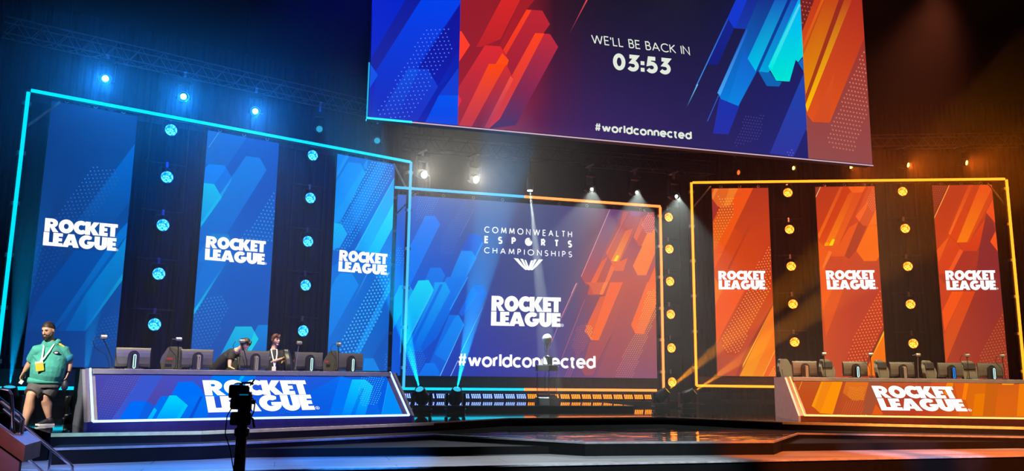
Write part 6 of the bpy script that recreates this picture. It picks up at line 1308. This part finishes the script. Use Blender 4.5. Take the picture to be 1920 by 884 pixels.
def hand(bm, wrist, d, normal, s=1.0, curl=.5, thumb=1):
    """palm, four unequal bent fingers and a thumb"""
    w_, d, n = Vector(wrist), Vector(d).normalized(), Vector(normal).normalized()
    n = (n - d * n.dot(d)).normalized(); side = d.cross(n)
    tube(bm, [w_ - d * .02 * s, w_ + d * .03 * s, w_ + d * .095 * s], [(.028 * s, .022 * s), (.04 * s, .018 * s), (.042 * s, .014 * s)], 10, side=side)
    for k, ln in enumerate((.07, .08, .075, .058)):
        p = w_ + d * .085 * s + side * (.031 - .0205 * k) * s; dd = d.copy(); pts = [p]
        for j in range(3):
            a = curl * (.35 + .25 * j); dd = (dd * math.cos(a) + n * math.sin(a)).normalized(); pts.append(pts[-1] + dd * ln * s * (.45, .32, .23)[j])
        tube(bm, pts, [.0098 * s, .0092 * s, .0085 * s, .0066 * s], 8)
    p = w_ + d * .03 * s + side * .03 * s * thumb; q = (d * .6 + side * .7 * thumb + n * .35).normalized()
    tube(bm, [p, p + q * .035 * s, p + (q + d * .6).normalized() * .07 * s, p + (q + d * 1.1).normalized() * .09 * s], [.013 * s, .012 * s, .0105 * s, .008 * s], 8)
def head(bm, c, R, hh):
    """skull, jaw, nose, ears, brow and lips around centre c; R: rotation, face looks along local -Y; hh: half height"""
    s = hh / .125
    g = bmesh.ops.create_uvsphere(bm, u_segments=24, v_segments=18, radius=1)
    for v in g['verts']:
        x, y, z = v.co
        jaw = max(0, -z); k = 1 - .38 * jaw ** 1.6
        px = x * .08 * k; py = y * .1 * (1 - .18 * jaw ** 1.5) - (.012 * jaw if y < 0 else -.0); pz = z * .125
        for sx in (-1, 1):   # eye sockets
            dd = ((px - sx * .032) / .018) ** 2 + ((pz - .012) / .014) ** 2
            if y < 0 and dd < 4: py += .010 * math.exp(-dd)
        v.co = Vector(c) + R @ (Vector((px, py, pz)) * s)
    def q(p): return Vector(c) + R @ (Vector(p) * s)
    tube(bm, [q((0, -.09, .025)), q((0, -.108, -.005)), q((0, -.116, -.024)), q((0, -.098, -.034))], [.009 * s, .012 * s, .016 * s, .012 * s], 8)
    for sx in (-1, 1): ell(bm, q((sx * .082, .008, -.004)), (.012 * s, .022 * s, .032 * s), R)
    tube(bm, [q((-.045, -.083, .03)), q((0, -.094, .03)), q((.045, -.083, .03))], .009 * s, 8)
    tube(bm, [q((-.022, -.092, -.062)), q((0, -.1, -.06)), q((.022, -.092, -.062))], .0085 * s, 8)
    ell(bm, q((0, -.075, -.1)), (.03 * s, .025 * s, .02 * s), R)
    return q, s
def face_bits(q, s, R, parent, hairm):
    for sx in (-1, 1):
        obj('eye', ell(bmesh.new(), q((sx * .032, -.089, .011)), (.011 * s, .006 * s, .0055 * s), R, 10, 6), M_EYE, parent)
        obj('eyebrow', TB([q((sx * .015, -.101, .03)), q((sx * .032, -.098, .036)), q((sx * .05, -.086, .03))], .0045 * s, 6), hairm, parent)
def hair_cap(c, R, s, hairm, parent, off, r, cut, tufts=()):
    bm = bmesh.new(); ell(bm, (0, 0, 0), r, None, 24, 18)
    n = Vector(cut[1]).normalized()
    bmesh.ops.bisect_plane(bm, geom=bm.verts[:] + bm.edges[:] + bm.faces[:], plane_co=cut[0], plane_no=n, clear_inner=True)
    bmesh.ops.holes_fill(bm, edges=[e for e in bm.edges if e.is_boundary])
    for tf in tufts: tube(bm, [Vector(p) for p in tf[0]], tf[1], 8)
    for v in bm.verts: v.co = Vector(c) + R @ ((v.co + Vector(off)) * s)
    return fuse('hair', bm, hairm, parent, .006, 2)
def euler(yaw, pitch, roll=0): return Matrix.Rotation(yaw, 3, 'Z') @ Matrix.Rotation(pitch, 3, 'X') @ Matrix.Rotation(roll, 3, 'Y')
def V(d, k): return Vector(d[k])
def mid(a, b, t): return a.lerp(b, t)

# --- the walking man on the steps
WALKER['anL'] = (-.252, -.15, -.03); WALKER['toL'] = (-.27, -.33, -.1); WALKER['shL'] = (-.19, -.04, 1.30); WALKER['shR'] = (.205, .05, 1.295)
J = WALKER; WB = Vector((-3.93, 16.2, Z_DECK))
P1 = thing('person', 'bearded person in a green hooded top and grey shorts walking down the stage steps', 'person', WB)
Rw = euler(-.38, .3, -.03)
bm = bmesh.new(); hc = Vector((-.058, -.02, 1.658))
q, s = head(bm, hc, Rw, .146)
tube(bm, [V(J, 'chest') + Vector((-.02, .03, .12)), V(J, 'neck') + Vector((0, .02, -.02)), hc + Vector((0, .03, -.04))], [.1, .075, .068], 12)
tube(bm, [(-.03, .03, .74), (.0, 0, .95), (.02, .02, 1.2), (.0, .03, 1.36)], [(.22, .15), (.25, .19), (.24, .15), (.17, .1)], 16, side=(1, 0, 0))
for sd in 'LR':
    a, b, c_, h = V(J, 'sh' + sd), V(J, 'el' + sd), V(J, 'wr' + sd), V(J, 'ha' + sd)
    tube(bm, [a, mid(a, b, .5), b, mid(b, c_, .35), c_], [.07, .066, .056, .054, .034], 12)
    hand(bm, c_, (h - c_), (1 if sd == 'L' else -1, -.35, 0), 1.05, .55, -1 if sd == 'L' else 1)
    hp, kn, an = V(J, 'hp' + sd), V(J, 'kn' + sd), V(J, 'an' + sd)
    cf = mid(kn, an, .35) + Vector((.005, .03, 0))
    tube(bm, [hp, mid(hp, kn, .6), kn + Vector((0, 0, .02)), mid(kn, an, .12), cf, mid(kn, an, .75), an], [.115, .1, .078, .074, .086, .056, .042], 14)
body1 = fuse('body', bm, M_SKIN, P1, .0065, 3)
face_bits(q, s, Rw, body1, M_HAIR)
hair_cap(hc, Rw, s, M_HAIR, P1, (0, .008, .014), (.086, .106, .124), ((0, 0, .012), (0, .42, .9)), [([(-.07, -.02, .07), (-.08, -.005, .03), (-.082, .0, -.02)], .012), ([(.07, -.02, .07), (.08, -.005, .03), (.082, .0, -.02)], .012)])
bm = bmesh.new(); ell(bm, (0, -.055, -.082), (.06, .05, .052)); ell(bm, (0, -.075, -.115), (.035, .03, .03)); tube(bm, [(-.03, -.094, -.046), (0, -.104, -.042), (.03, -.094, -.046)], .009, 8)
for sx in (-1, 1): tube(bm, [(sx * .072, -.012, -.02), (sx * .068, -.03, -.055), (sx * .05, -.05, -.085)], .017, 8)
for v in bm.verts: v.co = hc + Rw @ (v.co * s)
fuse('beard', bm, M_HAIR, P1, .006, 2)
def hoodie_mat():
    m = mat('teal_fleece', (.06, .36, .29), .85, var=.18, vscale=7, bump=.3, bscale=40)
    return m
M_HOOD = hoodie_mat(); M_HOODB = mat('blue_teal_fleece', (.02, .22, .36), .85, var=.15)
bm = bmesh.new()
tube(bm, [(-.035, .02, .80), (-.01, -.01, .9), (.0, -.01, 1.02), (.02, .01, 1.18), (.012, .02, 1.32), (-.005, .03, 1.41), (-.015, .035, 1.45)], [(.255, .2), (.272, .225), (.285, .24), (.27, .2), (.19, .155), (.115, .11), (.095, .095)], 22, side=(1, 0, 0))
for sd, t_ in (('L', .82), ('R', .9)):
    a, b = V(J, 'sh' + sd), V(J, 'el' + sd)
    tube(bm, [mid(Vector((0, .02, 1.33)), a, .6), a, mid(a, b, .5), mid(a, b, t_)], [.11, .112, .1, .09], 14)
tube(bm, [(-.11, .0, 1.44), (-.07, .12, 1.46), (.03, .13, 1.47), (.1, .06, 1.46), (.1, -.03, 1.42), (.02, -.1, 1.38), (-.06, -.1, 1.39), (-.11, .0, 1.44)], [.045, .055, .06, .055, .04, .03, .03, .045], 10)
for f in (((-.2, -.17, .97), (-.02, -.235, .93), (.12, -.21, .95)), ((.2, -.14, 1.16), (.1, -.2, 1.08), (-.02, -.235, 1.04)), ((-.22, -.12, 1.2), (-.12, -.19, 1.12), (-.08, -.22, 1.0))):   # soft folds
    tube(bm, f, .016, 8)
hood = fuse('hooded_top', bm, M_HOOD, P1, .011, 5)
obj('hem', TB([(-.045, .02, .735), (-.045, .02, .765), (-.04, .02, .8)], [(.268, .208), (.275, .216), (.268, .21)], 22, side=(1, 0, 0)), M_HOOD, hood, smooth=True, label='ribbed hem')
sh, el = V(J, 'shR'), V(J, 'elR')
obj('sleeve_band', TB([mid(sh, el, .42), mid(sh, el, .6), mid(sh, el, .86)], [.108, .106, .098], 14), M_HOODB, hood, smooth=True, label='blue lower sleeve')
obj('shoulder_patch', TB([(.095, .0, 1.435), (.15, .0, 1.415), (.215, .01, 1.375)], [(.034, .016), (.042, .02), (.034, .016)], 10, side=(0, 1, 0)), mat('yellow_patch', (.75, .6, .08), .8), hood, label='yellow shoulder patch')
obj('chest_badge', ell(bmesh.new(), (.135, -.165, 1.27), (.05, .016, .03)), mat('dark_badge', (.04, .04, .05), .6), hood, label='dark round chest badge')
obj('chest_badge_mark', ell(bmesh.new(), (.14, -.18, 1.263), (.028, .008, .013)), mat('white_badge_mark', (.8, .8, .8), .6), hood)
bm = bmesh.new()
tube(bm, [(-.04, .02, .66), (-.04, .02, .8)], [(.26, .19), (.25, .18)], 18, side=(1, 0, 0))
for sd in 'LR':
    hp, kn = V(J, 'hp' + sd), V(J, 'kn' + sd)
    tube(bm, [hp + Vector((0, 0, .06)), mid(hp, kn, .4), mid(hp, kn, .92) + Vector((0, 0, .02))], [.155, .148, .135], 16)
fuse('shorts', bm, mat('grey_shorts', (.1, .09, .09), .8, var=.15), P1, .011, 4)
lan = mat('pale_lanyard', (.8, .82, .72), .6)
obj('lanyard', TB([(-.09, -.075, 1.43), (-.07, -.17, 1.3), (-.06, -.24, 1.16), (-.075, -.265, 1.1)], [(.013, .004)] * 4, 8, side=(1, 0, 0)), lan, P1)
obj('lanyard', TB([(.07, -.085, 1.42), (.035, -.18, 1.3), (-.03, -.245, 1.16), (-.075, -.268, 1.1)], [(.013, .004)] * 4, 8, side=(1, 0, 0)), lan, P1)
bd = obj('badge', BX(-.062, .062, -.004, .004, -.085, .085, bev=.003), mat('yellow_badge_card', (.8, .58, .05), .5), P1, loc=(-.07, -.288, 1.03), rot=(.15, -.18, .1))
obj('badge_header', BX(-.06, .06, -.006, -.003, .05, .082), lan, bd)
def shoe(an, toe, parent, lift=0.0):
    d = Vector((toe.x - an.x, toe.y - an.y, 0)).normalized()
    M = Matrix(((d.y, d.x, 0, 0), (-d.x, d.y, 0, 0), (0, 0, 1, 0), (0, 0, 0, 1)))
    M = Matrix.Translation((an.x, an.y, lift)) @ Matrix(((-d.y, d.x, 0, 0), (d.x, d.y, 0, 0), (0, 0, 1, 0), (0, 0, 0, 1)))
    bm = bmesh.new()
    tube(bm, [(0, -.07, .05), (0, -.02, .075), (0, .05, .072), (0, .13, .05), (0, .2, .036)], [(.036, .04), (.044, .055), (.046, .046), (.05, .034), (.034, .02)], 14, side=(1, 0, 0))
    tube(bm, [(0, -.015, .06), (0, -.02, .13)], [.052, .05], 12)
    for v in bm.verts: v.co = M @ v.co
    sh_ = fuse('shoe', bm, mat('black_shoe', (.02, .02, .03), .5) if 'black_shoe' not in bpy.data.materials else bpy.data.materials['black_shoe'], parent, .007, 3)
    bm = PR([(-.04, -.09), (.04, -.09), (.046, 0), (.054, .1), (.046, .19), (.02, .228), (-.02, .228), (-.046, .19), (-.054, .1), (-.046, 0)], .002, .032)
    for v in bm.verts:
        v.co.z += .012 if v.co.y > .2 else 0; v.co = M @ v.co
    obj('sole', bm, mat('white_sole', (.75, .75, .78), .5) if 'white_sole' not in bpy.data.materials else bpy.data.materials['white_sole'], sh_, label='white sole')
shoe(V(J, 'anL'), V(J, 'toL'), P1, -.13); shoe(V(J, 'anR'), V(J, 'toR'), P1, 0.0)
wr = V(J, 'wrR'); ha = V(J, 'haR')
obj('wristband', TB([mid(wr, V(J, 'elR'), .1), mid(wr, V(J, 'elR'), -.06)], [.045, .044], 12), M_EYE, P1, label='black wristband')
bm = bmesh.new()
tube(bm, [(0, 0, .09), (0, 0, .06), (.005, 0, 0), (0, 0, -.06), (0, 0, -.085)], [(.02, .014), (.04, .028), (.058, .038), (.052, .034), (.03, .018)], 14, side=(1, 0, 0))
tube(bm, [(-.012, 0, .08), (-.02, 0, .12), (0, 0, .14), (.02, 0, .12), (.012, 0, .08)], .007, 6)
po = obj('pouch', bm, mat('black_pouch', (.015, .015, .025), .5), None, WB + ha + Vector((.0, -.02, -.11)), smooth=True)
tag(po, 'small black pouch hanging in the hand of the walking person', 'pouch')
pc = obj('folded_paper', BX(-.03, .03, -.006, .006, -.035, .035, bev=.002), mat('white_paper', (.8, .8, .8), .6), None, WB + V(J, 'haL') + Vector((.01, -.04, -.1)), (.3, .5, .2))
tag(pc, 'small folded white paper held low by the walking person', 'paper')

# --- shared builder for the two people behind the blue desk
M_TEE = mat('black_tshirt', (.014, .014, .02), .8, var=.25, vscale=9)
M_TROUSER = mat('dark_trousers', (.012, .012, .016), .8)
def legs(bm_skin, bm_cloth, hips, spread=.1, back=(0, 0)):
    for sx in (-1, 1):
        hp = Vector(hips) + Vector((sx * spread, 0, -.02)); an = Vector((hips[0] + back[0] + sx * .13, hips[1] + back[1], .08)); kn = hp.lerp(an, .5) + Vector((0, -.03, 0))
        tube(bm_skin, [hp, kn, an], [.085, .055, .04], 10)
        tube(bm_cloth, [hp + Vector((0, 0, .05)), hp.lerp(kn, .5), kn, kn.lerp(an, .5), an + Vector((0, 0, -.02))], [.12, .105, .085, .075, .068], 12)
        yield an
# standing person
J = STANDER; SB = Vector((-.143, 18.907, Z_DECK))
P3 = thing('person', 'red haired person in a black t-shirt with a white lanyard, standing behind the blue desk', 'person', SB)
Rs = euler(.62, .05, -.04)
bm = bmesh.new(); hc = Vector((.02, -.01, 1.672)); q, s = head(bm, hc, Rs, .127)
tube(bm, [(-.01, .02, 1.4), (-.01, .03, 1.5), hc + Vector((0, .025, -.05))], [.075, .06, .058], 12)
tube(bm, [(.0, .02, .92), (.0, .01, 1.1), (0, .01, 1.3), (.0, .02, 1.42)], [(.15, .1), (.14, .1), (.16, .1), (.12, .08)], 14, side=(1, .15, 0))
for sd in 'LR':
    a, b, c_, h = V(J, 'sh' + sd), V(J, 'el' + sd), V(J, 'wr' + sd), V(J, 'ha' + sd)
    tube(bm, [a, mid(a, b, .5), b, mid(b, c_, .35), c_], [.055, .047, .042, .04, .027], 12)
    hand(bm, c_, (h - c_), (0, -.2, 1) if sd == 'L' else (0, .2, 1), .95, .35, 1 if sd == 'L' else -1)
bmc = bmesh.new(); ans = list(legs(bm, bmc, (.02, .03, .95)))
b3 = fuse('body', bm, M_SKIN2, P3, .0065, 3); face_bits(q, s, Rs, b3, M_HAIR2)
fuse('trousers', bmc, M_TROUSER, P3, .012, 3)
for an in ans: shoe(an, an + Vector((.03, -.1, 0)), P3)
hair_cap(hc, Rs, s, M_HAIR2, P3, (0, .012, .02), (.092, .108, .122), ((0, 0, -.03), (0, .5, .85)), [([(-.06, -.085, .09), (-.03, -.106, .055), (-.005, -.106, .035)], .018), ([(.05, -.08, .095), (.02, -.108, .06), (.0, -.107, .04)], .018), ([(.07, -.06, .07), (.082, -.045, .02), (.085, -.02, -.03)], .02), ([(-.07, -.06, .07), (-.082, -.045, .02), (-.085, -.02, -.03)], .02)])
bm = bmesh.new()
tube(bm, [(.01, .02, .9), (.0, .01, 1.1), (0, .01, 1.28), (.0, .02, 1.4), (-.005, .025, 1.455)], [(.185, .13), (.175, .13), (.19, .13), (.15, .1), (.075, .07)], 18, side=(1, .15, 0))
for sd in 'LR':
    a, b = V(J, 'sh' + sd), V(J, 'el' + sd); tube(bm, [mid(Vector((0, .02, 1.38)), a, .7), a, mid(a, b, .75)], [.075, .078, .07], 12)
tee = fuse('tshirt', bm, M_TEE, P3, .011, 4)
obj('sleeve_logo', BX(-.12, -.075, -.125, -.12, 1.24, 1.3), mat('grey_print', (.25, .25, .28), .8), tee)
obj('lanyard', TB([(-.07, -.04, 1.47), (-.045, -.12, 1.36), (.0, -.14, 1.2), (.02, -.15, 1.08)], [(.013, .004)] * 4, 8, side=(1, 0, 0)), lan, P3)
obj('lanyard', TB([(.05, -.05, 1.47), (.06, -.12, 1.36), (.045, -.145, 1.2), (.022, -.15, 1.08)], [(.013, .004)] * 4, 8, side=(1, 0, 0)), lan, P3)
obj('badge', BX(-.03, .055, -.165, -.158, .98, 1.09, bev=.003), mat('pale_badge', (.75, .72, .6), .5), P3)

# bending person
J = BENDER; BB = Vector((-1.313, 18.367, Z_DECK))
P2 = thing('person', 'dark haired person in a black t-shirt bending over the blue desk on one arm', 'person', BB)
Rb = euler(.72, .42, .1)
bm = bmesh.new(); hc = Vector((.578, -.14, 1.54)); q, s = head(bm, hc, Rb, .127)
tube(bm, [(.33, .0, 1.36), (.45, -.04, 1.43), hc + Vector((-.03, .04, -.03))], [.09, .062, .06], 12)
tube(bm, [(.0, .1, .95), (.1, .06, 1.1), (.24, .03, 1.26), (.36, .02, 1.36)], [(.14, .11), (.14, .11), (.16, .11), (.12, .08)], 14, side=(.25, 1, 0))
for sd in 'LR':
    a, b, c_, h = V(J, 'sh' + sd), V(J, 'el' + sd), V(J, 'wr' + sd), V(J, 'ha' + sd)
    if sd == 'L': c_ = c_ + Vector((0, -.03, -.005)); h = Vector((c_.x + .06, c_.y - .06, c_.z - .02))
    tube(bm, [a, mid(a, b, .5), b, mid(b, c_, .35), c_], [.056, .048, .044, .042, .029], 12)
    hand(bm, c_, (h - c_), (0, 0, -1), .95, .25, 1 if sd == 'L' else -1)
bmc = bmesh.new(); ans = list(legs(bm, bmc, (-.02, .12, .93), .1, (-.05, .05)))
b2 = fuse('body', bm, M_SKIN2, P2, .0065, 3); face_bits(q, s, Rb, b2, M_HAIR)
fuse('trousers', bmc, M_TROUSER, P2, .012, 3)
for an in ans: shoe(an, an + Vector((.08, -.06, 0)), P2)
hair_cap(hc, Rb, s, M_HAIR, P2, (0, .014, .02), (.096, .112, .122), ((0, 0, -.035), (0, .45, .9)), [([(-.06, -.085, .09), (-.03, -.108, .05), (-.0, -.11, .025)], .02), ([(.05, -.085, .09), (.02, -.11, .05), (.01, -.11, .02)], .02), ([(.07, -.06, .07), (.086, -.045, .01), (.086, -.02, -.05)], .022), ([(-.07, -.06, .07), (-.086, -.045, .01), (-.086, -.02, -.05)], .022)])
bm = bmesh.new()
tube(bm, [(-.03, .12, .9), (.03, .09, 1.03), (.12, .05, 1.13), (.24, .03, 1.27), (.34, .02, 1.36), (.4, -.01, 1.4)], [(.18, .14), (.18, .14), (.18, .145), (.2, .14), (.17, .12), (.085, .08)], 18, side=(.25, 1, 0))
for sd in 'LR':
    a, b = V(J, 'sh' + sd), V(J, 'el' + sd); tube(bm, [mid(Vector((.3, .02, 1.33)), a, .6), a, mid(a, b, .85)], [.085, .085, .075], 12)
tee = fuse('tshirt', bm, M_TEE, P2, .011, 4)
obj('chest_print', ell(bmesh.new(), (.40, -.1, 1.23), (.03, .012, .012)), bpy.data.materials['grey_print'], tee)
